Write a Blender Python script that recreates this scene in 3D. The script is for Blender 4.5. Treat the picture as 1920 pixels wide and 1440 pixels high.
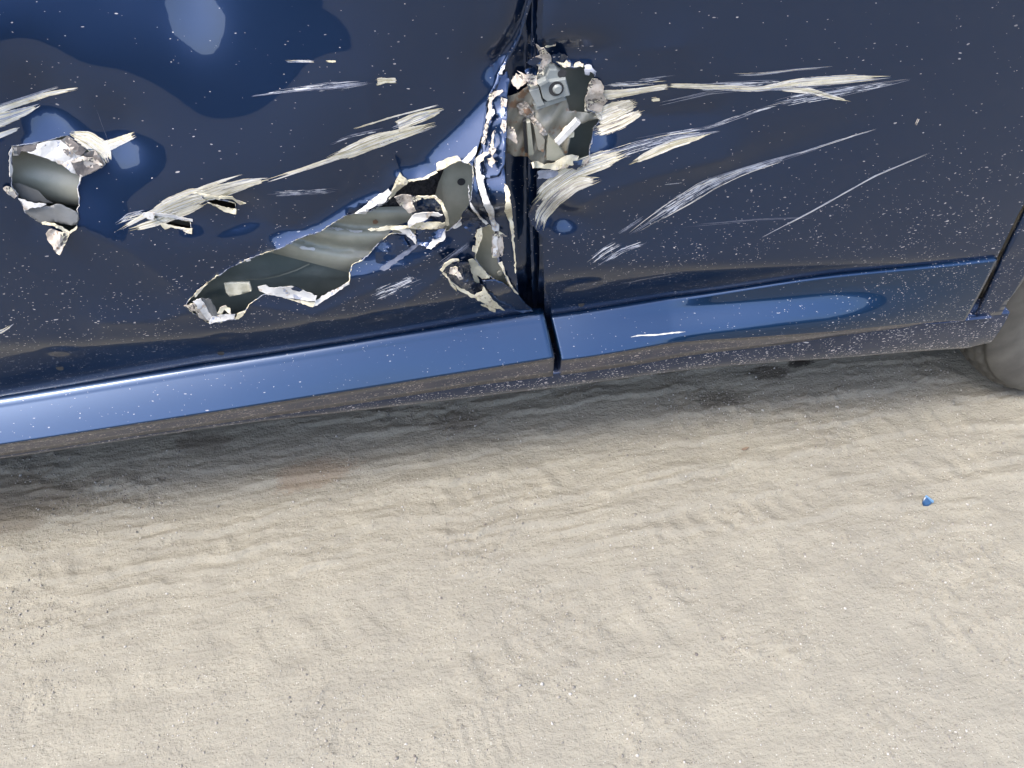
import bpy, bmesh, math, random
import numpy as np
from mathutils import Vector, Matrix
from mathutils.geometry import delaunay_2d_cdt
random.seed(7); rng = np.random.default_rng(11)
for o in list(bpy.data.objects): bpy.data.objects.remove(o)
SC = bpy.context.scene
COL = SC.collection

# ------------------------------------------------------------------ camera
W, H, F = 1920.0, 1440.0, 1450.0
LOC = np.array([0.0, -1.0, 1.44]); YAW, PITCH, ROLL = 6.5, 47.0, 2.7
def cam_axes():
    y, p, r = [math.radians(a) for a in (YAW, PITCH, ROLL)]
    fwd = np.array([math.sin(y)*math.cos(p), math.cos(y)*math.cos(p), -math.sin(p)])
    right = np.array([math.cos(y), -math.sin(y), 0.0]); up = np.cross(right, fwd)
    return right*math.cos(r)-up*math.sin(r), right*math.sin(r)+up*math.cos(r), fwd
CR, CU, CF = cam_axes()
cd = bpy.data.cameras.new('camera'); cam = bpy.data.objects.new('camera', cd); COL.objects.link(cam)
cd.sensor_fit = 'HORIZONTAL'; cd.sensor_width = 36.0; cd.lens = 36.0*F/W
cd.clip_start = 0.02; cd.clip_end = 2000
cam.matrix_world = Matrix(((CR[0], CU[0], -CF[0], LOC[0]), (CR[1], CU[1], -CF[1], LOC[1]), (CR[2], CU[2], -CF[2], LOC[2]), (0, 0, 0, 1)))
SC.camera = cam

# ------------------------------------------------------------------ sky, sun, exposure
SUN_EL, SUN_AZ = math.radians(60), math.radians(243)     # azimuth clockwise from +Y
wd = bpy.data.worlds.new('World'); SC.world = wd; wd.use_nodes = True
nt = wd.node_tree; bg = nt.nodes['Background']
sky = nt.nodes.new('ShaderNodeTexSky'); sky.sky_type = 'NISHITA'; sky.sun_disc = False
sky.sun_elevation = SUN_EL; sky.sun_rotation = SUN_AZ
sky.air_density = 1.0; sky.dust_density = 3.2; sky.ozone_density = 1.0
nt.links.new(sky.outputs[0], bg.inputs[0]); bg.inputs[1].default_value = 0.15
sl = bpy.data.lights.new('sun', 'SUN'); sl.energy = 0.9; sl.angle = math.radians(20); sl.color = (1, 0.93, 0.80)
so = bpy.data.objects.new('sun', sl); COL.objects.link(so)
sd = Vector((math.sin(SUN_AZ)*math.cos(SUN_EL), math.cos(SUN_AZ)*math.cos(SUN_EL), math.sin(SUN_EL)))
so.rotation_euler = sd.to_track_quat('Z', 'Y').to_euler()
so.location = (-2, -3, 5)
vs = SC.view_settings; vs.view_transform = 'Standard'; vs.look = 'None'; vs.gamma = 1.0; vs.exposure = 2.2
vs.use_curve_mapping = False

# ------------------------------------------------------------------ geometry helpers
def ray(u, v):
    u = np.asarray(u, float); v = np.asarray(v, float)
    return CF*F + (u-W/2)[..., None]*CR + (H/2-v)[..., None]*CU
def on_y(u, v, y):
    d = ray(u, v); t = (np.asarray(y)-LOC[1])/d[..., 1]; return LOC + t[..., None]*d
def on_z(u, v, z):
    d = ray(u, v); t = (np.asarray(z)-LOC[2])/d[..., 2]; return LOC + t[..., None]*d
def proj(P):
    q = np.asarray(P)-LOC; d = q@CF
    return W/2+F*(q@CR)/d, H/2-F*(q@CU)/d
def line_xz(pts, y):
    a = np.array(pts, float); P = on_y(a[:, 0], a[:, 1], np.full(len(a), y) if np.isscalar(y) else np.array(y))
    return P
def smooth(a, b, x):
    t = np.clip((x-a)/(b-a), 0, 1); return t*t*(3-2*t)
# traced feature lines of the lower body, smoothed along the car; a line may jump at the gap between the doors
def smooth_line(P, gap=None, sig=0.05):
    def one(Q):
        g = np.arange(Q[0, 0]-0.3, Q[-1, 0]+0.3, 0.01)
        z = np.interp(g, Q[:, 0], Q[:, 2]); s0 = (Q[1, 2]-Q[0, 2])/(Q[1, 0]-Q[0, 0]); s1 = (Q[-1, 2]-Q[-2, 2])/(Q[-1, 0]-Q[-2, 0])
        z = np.where(g < Q[0, 0], Q[0, 2]+(g-Q[0, 0])*s0, np.where(g > Q[-1, 0], Q[-1, 2]+(g-Q[-1, 0])*s1, z))
        k_ = np.exp(-0.5*(np.arange(-20, 21)*0.01/sig)**2); k_ /= k_.sum(); n = len(z)
        zp = np.concatenate([z[0]-(z[20:0:-1]-z[0]), z, 2*z[-1]-z[-2:-22:-1]]); return g, np.convolve(zp, k_, 'valid')[:n]
    if gap is None:
        g, z = one(P); return lambda x: np.interp(x, g, z)
    A, B = P[P[:, 0] < gap], P[P[:, 0] >= gap]; (ga, za), (gb, zb) = one(A), one(B)
    return lambda x: np.where(np.asarray(x) < gap, np.interp(x, ga, za), np.interp(x, gb, zb))
_K = line_xz([(-900, 690), (0, 645), (300, 640), (600, 602), (850, 560), (1020, 520), (1200, 502), (1500, 497), (1870, 486), (2600, 420)], 0.0)
_T0 = line_xz([(-900, 880), (-700, 850), (0, 746), (350, 689), (700, 635), (1019, 586), (1032, 593), (1300, 554.6), (1537, 517), (1867, 484), (2600, 390)], 0.072)
zT0 = smooth_line(_T0)
def tuck(x): return np.minimum(0.56, 0.075/np.maximum(zK(x)-zT0(x), 0.02))
zK = smooth_line(_K, None, 0.07)
def bump1(x, z, x0, z0, sx, sz, ang=0):
    c, s = math.cos(ang), math.sin(ang); dx, dz = x-x0, z-z0
    a = (dx*c+dz*s)/sx; b = (-dx*s+dz*c)/sz
    return np.exp(-0.5*(a*a+b*b))
def y_base(x, z):
    x = np.asarray(x, float); z = np.asarray(z, float)
    w = 0.007; e = (zK(x)-z)/w
    sp = w*np.where(e > 30, e, np.log1p(np.exp(np.minimum(e, 30))))
    zz = z-0.72
    return tuck(x)*sp + 0.045*zz*zz*np.where(zz > 0, 1.0, 0.4) + np.where(z > 1.10, (z-1.10)*0.10, 0)
# dents: pixel centre, pixel radii, angle (deg, ccw in image), depth in metres (+ = pushed in)
DENTS = [
    (345, 10, 50, 80, -15, 0.008),
    (150, 330, 70, 70, 0, 0.012), (55, 235, 55, 50, 20, 0.020), (215, 270, 40, 40, 0, 0.012),
    (445, 405, 44, 28, 18, 0.014), (350, 420, 40, 24, 18, 0.011),
    (650, 420, 60, 60, 0, 0.008), (740, 350, 70, 60, 30, 0.012),
    (900, 130, 26, 60, -12, 0.007),
    (1056, 418, 32, 18, -20, 0.022), (1060, 120, 75, 26, 0, 0.018), (1125, 258, 26, 26, 0, 0.013),
    (1110, 300, 160, 170, 20, 0.012), (1240, 430, 190, 55, 24, 0.010), (1440, 300, 110, 24, 20, 0.004),
    (1100, 180, 60, 60, 0, 0.010),
    (700, 470, 60, 40, 30, 0.010), (510, 520, 150, 60, 25, 0.012),
    (110, 672, 20, 10, 5, 0.0018), (415, 642, 22, 10, 6, 0.002), (712, 606, 26, 10, 6, 0.0035), (1095, 556, 24, 9, 6, 0.003),
]
_D = []
for (u, v, ru, rv, a, d) in DENTS:
    P = on_y(u, v, 0.0); q = on_y(u+10, v, 0.0); k = abs(q[0]-P[0])/10; q2 = on_y(u, v+10, 0.0); kz = abs(P[2]-q2[2])/10
    _D.append((P[0], P[2], ru*k, rv*kz, math.radians(a), d))
# ridges: the skin curls outwards along a torn edge  (pixel polyline, half width px, height m)
RIDGES = [([(350, 585), (290, 600), (200, 600)], 60, 0.008), ([(560, 440), (480, 425), (410, 445)], 50, -0.005), ([(870, 480), (820, 520), (760, 560)], 50, 0.008),
          ([(150, 430), (250, 470), (360, 560)], 60, 0.007), ([(30, 290), (20, 360), (60, 430)], 40, -0.006), ([(655, 525), (760, 500), (840, 460)], 55, 0.010), ([(470, 575), (590, 590), (700, 540)], 40, 0.006),
          ([(1130, 215), (1230, 230), (1340, 220)], 80, -0.011), ([(1020, 440), (1120, 370), (1240, 330), (1360, 300)], 60, 0.006), ([(760, 330), (700, 250), (690, 150)], 90, 0.007), ([(1110, 140), (1180, 100), (1280, 90)], 60, 0.005),
          ([(790, 336), (745, 335), (725, 375), (660, 402), (600, 437), (520, 468)], 26, 0.012),
          ([(1000, 0), (985, 50), (968, 85), (944, 125)], 40, -0.02)]
_R = []
for pts, w, h in RIDGES:
    a = np.array(pts, float); P = on_y(a[:, 0], a[:, 1], np.zeros(len(a))); _R.append((P[:, [0, 2]], w*0.00105, h))
def seg_dist(x, z, L):
    best = np.full(np.shape(x), 1e9)
    for i in range(len(L)-1):
        a, b = L[i], L[i+1]; d = b-a; t = np.clip(((x-a[0])*d[0]+(z-a[1])*d[1])/(d@d), 0, 1)
        best = np.minimum(best, np.hypot(x-a[0]-t*d[0], z-a[1]-t*d[1]))
    return best
_ph = rng.uniform(0, 6.28, 40); _fr = rng.normal(0, 1, (20, 2))
def wavy(x, z, s, k0=0, n=6):
    r = 0
    for i in range(k0, k0+n): r = r+np.sin((_fr[i, 0]*x+_fr[i, 1]*z)*s+_ph[i])
    return r/n
_Q = on_y(300, 420, 0.0); _W0 = on_y(785, 305, 0.0); _W1 = on_y(918, 195, 0.0); _W2 = on_y(880, 420, 0.0)
_WN = np.array([(_W1-_W0)[2], -(_W1-_W0)[0]]); _WN = _WN/np.hypot(*_WN)
def y_skin(x, z):
    y = y_base(x, z)
    for (x0, z0, sx, sz, a, d) in _D: y = y + d*bump1(x, z, x0, z0, sx, sz, a)
    # large pushed-in area at the upper left: the skin leans back above a curved lower limit
    e = (z-(_Q[2]+(x-_Q[0])**2/0.55))/0.03
    y = y + 0.225*0.03*np.where(e > 30, e, np.log1p(np.exp(np.minimum(e, 30))))*smooth(0.48, 0.16, np.abs(x-_Q[0]))
    # flared skin beside the torn trailing edge
    e = ((x-_W0[0])*_WN[0]+(z-_W0[2])*_WN[1])/0.004
    y = y - 0.9*0.004*np.where(e > 30, e, np.log1p(np.exp(np.minimum(e, 30))))*smooth(_W0[0]-0.02, _W0[0]+0.03, x)*smooth(0.166, 0.150, x)*smooth(_W2[2], _W2[2]+0.10, z)
    for L, w, h in _R:
        t = np.clip(1-seg_dist(x, z, L)/w, 0, 1); y = y - h*t*t
    up = smooth(0.0, 0.25, z-zK(x)-0.0)
    left = smooth(0.25, -0.05, x)
    y = y + 0.0045*wavy(x, z, 9, 0)*up*(0.25+0.75*left) + 0.0026*wavy(x, z, 24, 6)*up*left
    return y
def hit(u, v, out=0.0, fn=None):
    """pixel of the photograph -> point on the door skin, moved 'out' metres towards the outside"""
    fn = fn or y_skin
    u = np.atleast_1d(np.asarray(u, float)); v = np.atleast_1d(np.asarray(v, float)); y = np.zeros_like(u)
    for i in range(14):
        P = on_y(u, v, y); y = 0.35*y+0.65*(fn(P[:, 0], P[:, 2])-out)
    return on_y(u, v, y)

MESHN = {}
def mesh_obj(name, verts, faces, mats, parent=None, smooth_=True, mi=None):
    me = bpy.data.meshes.new(name)
    me.from_pydata([tuple(map(float, p)) for p in verts], [], [tuple(map(int, f)) for f in faces])
    if not isinstance(mats, (list, tuple)): mats = [mats]
    for m in mats: me.materials.append(m)
    if mi is not None: me.polygons.foreach_set('material_index', list(mi))
    if smooth_: me.polygons.foreach_set('use_smooth', [True]*len(me.polygons))
    me.update()
    o = bpy.data.objects.new(name, me); COL.objects.link(o)
    if parent: o.parent = parent
    return o
def tag(o, label=None, cat=None, group=None, kind=None):
    for k, v in (('label', label), ('category', cat), ('group', group), ('kind', kind)):
        if v: o[k] = v
    return o
def thing(name, label, cat, loc=(0, 0, 0)):
    o = bpy.data.objects.new(name, None); COL.objects.link(o); o.location = loc; return tag(o, label, cat)
def in_poly(px, pz, poly):
    x, z = px, pz; n = len(poly); c = np.zeros(x.shape, bool); j = n-1
    for i in range(n):
        xi, zi = poly[i]; xj, zj = poly[j]
        if zi != zj:
            c ^= ((zi > z) != (zj > z)) & (x < (xj-xi)*(z-zi)/(zj-zi)+xi)
        j = i
    return c
def densify(poly, step, jag=0.0, closed=True):
    a = np.array(poly, float); out = []
    n = len(a)
    for i in range(n if closed else n-1):
        p, q = a[i], a[(i+1) % n]; L = np.hypot(*(q-p)); k = max(1, int(L/step)); nrm = np.array([-(q-p)[1], (q-p)[0]])/max(L, 1e-6)
        for j in range(k):
            s = p+(q-p)*j/k
            if j > 0: s = s+nrm*rng.normal(0, jag)
            out.append(s)
    if not closed: out.append(a[-1])
    return np.array(out)
def cdt_region(outer, holes, pts):
    """triangulate inside outer, outside holes, with extra interior points (2-D arrays)"""
    loops = [outer]+list(holes); V = []; Ed = []
    for L in loops:
        b = len(V); n = len(L)
        V += [Vector((float(p[0]), float(p[1]))) for p in L]; Ed += [(b+i, b+(i+1) % n) for i in range(n)]
    keep = in_poly(pts[:, 0], pts[:, 1], outer)
    for h in holes: keep &= ~in_poly(pts[:, 0], pts[:, 1], h)
    V += [Vector((float(p[0]), float(p[1]))) for p in pts[keep]]
    r = delaunay_2d_cdt(V, Ed, [], 0, 1e-6)
    P = np.array([(p.x, p.y) for p in r[0]]); T = [t for t in r[2] if len(t) == 3]
    T = np.array(T); C = P[T].mean(1)
    ok = in_poly(C[:, 0], C[:, 1], outer)
    for h in holes: ok &= ~in_poly(C[:, 0], C[:, 1], h)
    return P, T[ok]
def px_grid(poly, step, jitter=0.2, margin=0.0):
    a = np.array(poly); x0, y0 = a.min(0); x1, y1 = a.max(0)
    g = np.stack(np.meshgrid(np.arange(x0+step/2, x1, step), np.arange(y0+step/2, y1, step)), -1).reshape(-1, 2)
    return g+rng.uniform(-jitter, jitter, g.shape)*step

# ------------------------------------------------------------------ materials
class NT:
    def __init__(s, m): s.t = m.node_tree; s.n = s.t.nodes; s.l = s.t.links
    def new(s, typ, **kw):
        n = s.n.new('ShaderNode'+typ)
        for k, v in kw.items(): setattr(n, k, v)
        return n
    def set(s, sock, v):
        if hasattr(v, 'is_linked') or isinstance(v, bpy.types.NodeSocket): s.l.new(v, sock)
        else: sock.default_value = v
    def math(s, op, a, b=None, c=None, clamp=False):
        n = s.new('Math', operation=op); n.use_clamp = clamp; s.set(n.inputs[0], a)
        if b is not None: s.set(n.inputs[1], b)
        if c is not None: s.set(n.inputs[2], c)
        return n.outputs[0]
    def mix(s, f, a, b):
        n = s.new('Mix', data_type='RGBA'); s.set(n.inputs[0], f); s.set(n.inputs[6], a); s.set(n.inputs[7], b); return n.outputs[2]
    def ramp(s, x, a, b, lo=0.0, hi=1.0):
        n = s.new('MapRange'); n.interpolation_type = 'SMOOTHSTEP'; s.set(n.inputs[0], x); n.inputs[1].default_value = a; n.inputs[2].default_value = b
        n.inputs[3].default_value = lo; n.inputs[4].default_value = hi; return n.outputs[0]
    def coord(s, scale=(1, 1, 1), rot=(0, 0, 0)):
        t = s.new('TexCoord'); m = s.new('Mapping'); m.inputs['Scale'].default_value = scale; m.inputs['Rotation'].default_value = rot
        s.l.new(t.outputs['Object'], m.inputs[0]); return m.outputs[0]
    def noise(s, vec, scale, detail=3, rough=0.55, dist=0.0):
        n = s.new('TexNoise'); s.l.new(vec, n.inputs['Vector']); n.inputs['Scale'].default_value = scale
        n.inputs['Detail'].default_value = detail; n.inputs['Roughness'].default_value = rough; n.inputs['Distortion'].default_value = dist; return n
    def vor(s, vec, scale, feature='F1'):
        n = s.new('TexVoronoi', feature=feature); s.l.new(vec, n.inputs['Vector']); n.inputs['Scale'].default_value = scale; return n
    def bump(s, h, strength, dist):
        n = s.new('Bump'); n.inputs['Strength'].default_value = strength; n.inputs['Distance'].default_value = dist; s.l.new(h, n.inputs['Height']); return n.outputs[0]
def mat(name, color=(0.5, 0.5, 0.5), rough=0.5, metal=0.0, spec=0.5):
    m = bpy.data.materials.new(name); m.use_nodes = True; b = m.node_tree.nodes['Principled BSDF']
    b.inputs['Base Color'].default_value = (*color, 1); b.inputs['Roughness'].default_value = rough; b.inputs['Metallic'].default_value = metal
    b.inputs['Specular IOR Level'].default_value = spec
    return m, NT(m), b
def c4(*c): return (*c, 1.0)

def specks(k, dens, sx=1.0, lay=((95, 0.16), (160, 0.17), (260, 0.2))):
    """dust flecks: sparse elongated voronoi dots; dens = socket/number 0..1"""
    out = None
    nz = k.noise(k.coord(), 26, 2).outputs[0]; clump = k.ramp(nz, 0.34, 0.66, 0.15, 1.5)
    wob = k.noise(k.coord(), 45, 1)
    for i, (sc, r) in enumerate(lay):
        v = k.coord((0.62*sx, 1.0, 1.25), (0, 0.18+0.5*i, 0))
        mx = k.new('VectorMath', operation='ADD'); k.l.new(v, mx.inputs[0])
        ml = k.new('VectorMath', operation='SCALE'); k.l.new(wob.outputs['Color'], ml.inputs[0]); ml.inputs['Scale'].default_value = 0.012; k.l.new(ml.outputs[0], mx.inputs[1])
        vo = k.vor(mx.outputs[0], sc)
        sep = k.new('SeparateColor'); k.l.new(vo.outputs['Color'], sep.inputs[0])
        on = k.math('LESS_THAN', sep.outputs[0], k.math('MULTIPLY', dens, clump))
        rad = k.math('MULTIPLY_ADD', sep.outputs[1], r*0.9, r*0.45)
        dot = k.math('LESS_THAN', vo.outputs['Distance'], rad)
        a = k.math('MULTIPLY', k.math('MULTIPLY', on, dot), k.math('MULTIPLY_ADD', sep.outputs[2], 0.6, 0.4))
        out = a if out is None else k.math('MAXIMUM', out, a)
    return out
PAINT = (0.0056, 0.0205, 0.0620)
TRIM = (0.0044, 0.0262, 0.0720)     # car paint made greener: sky reflection on the moulding put into the colour
def paint_mat(name, z0, d0, z1, d1, film=0.0, lay=None, fleck=(0.32, 0.31, 0.33), filmcol=(0.13, 0.105, 0.085), metal=0.75, sx=1.0, base=None, wheel_dirt=0.0):
    base = base or PAINT
    m, k, b = mat(name, base, 0.28, metal)
    geo = k.new('NewGeometry'); sp = k.new('SeparateXYZ'); k.l.new(geo.outputs['Position'], sp.inputs[0])
    mr = k.new('MapRange'); k.l.new(sp.outputs[2], mr.inputs[0]); mr.inputs[1].default_value = z0; mr.inputs[2].default_value = z1; mr.inputs[3].default_value = d0; mr.inputs[4].default_value = d1
    den = mr.outputs[0]
    if wheel_dirt: den = k.math('ADD', den, k.ramp(sp.outputs[0], 0.62, 0.98, 0.0, wheel_dirt))   # more splashes towards the wheel
    s = specks(k, den, sx, lay or ((120, 0.14), (185, 0.155), (290, 0.18)))
    dustm = k.noise(k.coord((1, 1, 1)), 14, 4, 0.65).outputs[0]
    f2 = k.math('MAXIMUM', s, k.ramp(dustm, 0.35, 0.75, film*0.5, film*1.3))
    col = k.mix(k.ramp(dustm, 0.35, 0.75, film*0.5, film*1.3), c4(*base), c4(*filmcol)); col = k.mix(s, col, c4(*fleck))
    k.l.new(col, b.inputs['Base Color'])
    inv = k.math('SUBTRACT', 1.0, f2, clamp=True)
    k.l.new(k.math('MULTIPLY', inv, metal), b.inputs['Metallic'])
    k.l.new(k.math('MULTIPLY', inv, 1.0), b.inputs['Coat Weight'])
    b.inputs['Coat Roughness'].default_value = 0.02 if film < 0.2 else 0.15; b.inputs['Coat IOR'].default_value = 1.43
    return m
M = {}
M['paint'] = paint_mat('door_paint', 0.50, 0.62, 0.82, 0.05)
M['mould'] = paint_mat('moulding_paint', 0.40, 0.10, 0.60, 0.16, lay=((140, 0.13), (200, 0.15), (290, 0.17)), base=TRIM, wheel_dirt=0.8)
M['fascia'] = paint_mat('dusty_fascia_paint', 0.2, 0.9, 0.6, 0.75, film=0.38, lay=((130, 0.2), (190, 0.22), (280, 0.22)), fleck=(0.34, 0.29, 0.26))
M['rocker'] = paint_mat('dusty_rocker_paint', 0.2, 1.0, 0.6, 0.85, film=0.16, lay=((130, 0.2), (190, 0.22), (280, 0.22)), fleck=(0.40, 0.375, 0.385), filmcol=(0.11, 0.10, 0.10))
M['bluefold'] = paint_mat('folded_paint', 0.4, 0.3, 1.0, 0.2)
def dirty(name, c1, c2, scale=18, rough=0.5, metal=0.0, stain=None, stain_t=(0.62, 0.7), bump=0.0, stretch=(1, 1, 1), rot=(0, 0, 0)):
    m, k, b = mat(name, c1, rough, metal)
    n = k.noise(k.coord(stretch, rot), scale, 5, 0.6)
    col = k.mix(k.ramp(n.outputs[0], 0.35, 0.65), c4(*c1), c4(*c2))
    if stain:
        n2 = k.noise(k.coord(), scale*1.7, 4, 0.6)
        col = k.mix(k.ramp(n2.outputs[0], *stain_t), col, c4(*stain))
    k.l.new(col, b.inputs['Base Color'])
    if bump:
        k.l.new(k.bump(n.outputs[0], 0.6, bump), b.inputs['Normal'])
    return m
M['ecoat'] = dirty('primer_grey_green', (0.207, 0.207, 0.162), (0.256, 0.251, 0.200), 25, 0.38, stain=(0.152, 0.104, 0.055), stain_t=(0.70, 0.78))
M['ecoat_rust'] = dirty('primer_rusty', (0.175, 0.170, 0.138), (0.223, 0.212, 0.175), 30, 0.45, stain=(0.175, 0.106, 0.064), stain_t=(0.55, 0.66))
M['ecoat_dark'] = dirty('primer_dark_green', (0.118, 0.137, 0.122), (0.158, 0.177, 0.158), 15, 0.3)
M['steel'] = dirty('hinge_steel', (0.162, 0.180, 0.180), (0.198, 0.212, 0.207), 30, 0.4, 0.1, stain=(0.135, 0.113, 0.090), stain_t=(0.68, 0.76))
M['under'] = dirty('dusty_underbody', (0.10, 0.088, 0.07), (0.16, 0.14, 0.11), 6, 0.9)
M['black'] = dirty('cavity_black', (0.012, 0.012, 0.014), (0.02, 0.02, 0.022), 40, 0.7)
M['foam'] = dirty('sound_foam', (0.02, 0.018, 0.018), (0.05, 0.045, 0.045), 220, 0.9, bump=0.004)
M['cream'] = dirty('exposed_cream', (0.394, 0.360, 0.258), (0.524, 0.487, 0.374), 60, 0.6, stain=(0.308, 0.253, 0.160), stain_t=(0.58, 0.72), bump=0.001)
M['white'] = dirty('exposed_white', (0.345, 0.341, 0.330), (0.434, 0.430, 0.419), 60, 0.55, stain=(0.246, 0.225, 0.202), stain_t=(0.6, 0.72), bump=0.001)
M['olive'] = dirty('exposed_olive', (0.232, 0.210, 0.133), (0.326, 0.296, 0.201), 70, 0.6, bump=0.001)
M['pale'] = dirty('scuffed_pale_blue', (0.152, 0.172, 0.227), (0.234, 0.249, 0.290), 70, 0.5)
M['haze'] = dirty('scuffed_grey_blue', (0.053, 0.064, 0.101), (0.090, 0.101, 0.138), 70, 0.45)
M['brown'] = dirty('brown_sealer', (0.069, 0.061, 0.058), (0.101, 0.090, 0.085), 40, 0.7, bump=0.002)
M['browncream'] = dirty('dirty_cream', (0.249, 0.214, 0.179), (0.379, 0.345, 0.303), 90, 0.7, stain=(0.152, 0.111, 0.083), bump=0.002)
M['rust'] = dirty('rust', (0.159, 0.090, 0.053), (0.223, 0.148, 0.106), 60, 0.8, bump=0.002)
M['greyflap'] = dirty('grey_flap', (0.080, 0.082, 0.082), (0.106, 0.108, 0.106), 30, 0.5)
M['rubber'], _k, _b = mat('tyre_rubber', (0.1, 0.1, 0.1), 0.8)
_n = _k.noise(_k.coord(), 12, 5).outputs[0]
_k.l.new(_k.mix(_k.ramp(_n, 0.3, 0.7), c4(0.045, 0.041, 0.034), c4(0.085, 0.079, 0.065)), _b.inputs['Base Color'])
M['chrome'] = mat('rim_alloy', (0.5, 0.5, 0.5), 0.3, 1.0)[0]
M['glass'] = mat('window_glass', (0.01, 0.012, 0.012), 0.03, 0, 0.6)[0]
M['plastic'] = dirty('blue_plastic', (0.006, 0.032, 0.084), (0.010, 0.044, 0.104), 60, 0.3)
M['leaf'] = dirty('dry_leaf', (0.09, 0.06, 0.04), (0.12, 0.085, 0.055), 60, 0.8)
M['added_horizon_ring'] = dirty('added_horizon_dark', (0.010, 0.013, 0.010), (0.022, 0.026, 0.018), 0.4, 0.9)  # for the added, unseen dark horizon reflected in the paint

# ------------------------------------------------------------------ ground
def ground_mat():
    m, k, b = mat('sandy_ground', (0.290, 0.273, 0.232), 0.95, 0, 0.15)
    big = k.noise(k.coord(), 1.7, 4, 0.6).outputs[0]; mid = k.noise(k.coord((1, 2.2, 1), (0, 0, 0.05)), 9, 5, 0.65).outputs[0]
    fine = k.noise(k.coord(), 160, 3, 0.7).outputs[0]
    col = k.mix(k.ramp(mid, 0.3, 0.7), c4(0.166, 0.156, 0.128), c4(0.203, 0.191, 0.154))
    col = k.mix(k.ramp(big, 0.35, 0.7, 0, 0.5), col, c4(0.159, 0.151, 0.128))
    col = k.mix(k.ramp(fine, 0.55, 0.75, 0, 0.35), col, c4(0.131, 0.120, 0.100))
    # dark spots and a reddish patch under the sill
    geo = k.new('NewGeometry')
    def spot(u, v, r, sx=2.0):
        P = on_z(u, v, 0.0); vm = k.new('VectorMath', operation='SUBTRACT'); k.l.new(geo.outputs['Position'], vm.inputs[0]); vm.inputs[1].default_value = tuple(P)
        sc = k.new('VectorMath', operation='MULTIPLY'); k.l.new(vm.outputs[0], sc.inputs[0]); sc.inputs[1].default_value = (1/sx, 1, 0)
        ln = k.new('VectorMath', operation='LENGTH'); k.l.new(sc.outputs[0], ln.inputs[0])
        d = k.math('ADD', ln.outputs['Value'], k.math('MULTIPLY_ADD', mid, r*2.4, -r*1.2)); d = k.math('ADD', d, k.math('MULTIPLY_ADD', fine, r*1.2, -r*0.6))
        return k.ramp(d, r*0.7, r*1.25, 1, 0)
    for (u, v, r, c, a) in [(1498, 682, 0.016, (0.017, 0.014, 0.012), 0.85), (1440, 700, 0.022, (0.035, 0.029, 0.023), 0.7), (1350, 745, 0.03, (0.058, 0.052, 0.041), 0.55), (860, 790, 0.03, (0.070, 0.058, 0.046), 0.5),
                            (590, 890, 0.045, (0.157, 0.116, 0.081), 0.5), (30, 945, 0.08, (0.104, 0.087, 0.064), 0.6), (380, 830, 0.03, (0.070, 0.058, 0.046), 0.5)]:
        f = k.math('MULTIPLY', spot(u, v, r), a); col = k.mix(f, col, c4(*c))
    def grit(sc, dens, rad):
        vo = k.vor(k.coord(), sc); sep = k.new('SeparateColor'); k.l.new(vo.outputs['Color'], sep.inputs[0])
        return k.math('MULTIPLY', k.math('LESS_THAN', sep.outputs[0], k.math('MULTIPLY', k.ramp(mid, 0.4, 0.62, 0.3, 1.6), dens)), k.math('LESS_THAN', vo.outputs['Distance'], k.math('MULTIPLY_ADD', sep.outputs[1], rad, rad*0.4)))
    sp1 = grit(230, 0.20, 0.24); sp2 = grit(290, 0.08, 0.26)
    col = k.mix(k.math('MULTIPLY', sp1, 0.75), col, c4(0.090, 0.081, 0.068)); col = k.mix(k.math('MULTIPLY', sp2, 0.9), col, c4(0.309, 0.301, 0.270))
    k.l.new(col, b.inputs['Base Color'])
    hgt = k.math('MULTIPLY', fine, 0.45)
    k.l.new(k.bump(k.math('ADD', hgt, k.math('MULTIPLY', k.noise(k.coord((1, 1.6, 1)), 45, 3, 0.6).outputs[0], 0.8)), 0.85, 0.007), b.inputs['Normal'])
    return m
M['ground'] = ground_mat()
def vnoise(x, y, s, seed):
    """value noise, vectorised"""
    r = np.random.default_rng(seed).random((256, 256)); X = x*s; Y = y*s; i = np.floor(X).astype(int); j = np.floor(Y).astype(int); fx = X-i; fy = Y-j
    fx = fx*fx*(3-2*fx); fy = fy*fy*(3-2*fy); g = lambda a, b: r[a % 256, b % 256]
    return (g(i, j)*(1-fx)+g(i+1, j)*fx)*(1-fy)+(g(i, j+1)*(1-fx)+g(i+1, j+1)*fx)*fy
def fbm(x, y, s, seed, n=4, p=0.55):
    r = 0; a = 1; t = 0
    for i in range(n): r = r+a*vnoise(x, y, s*2**i, seed+i); t += a; a *= p
    return r/t
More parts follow.
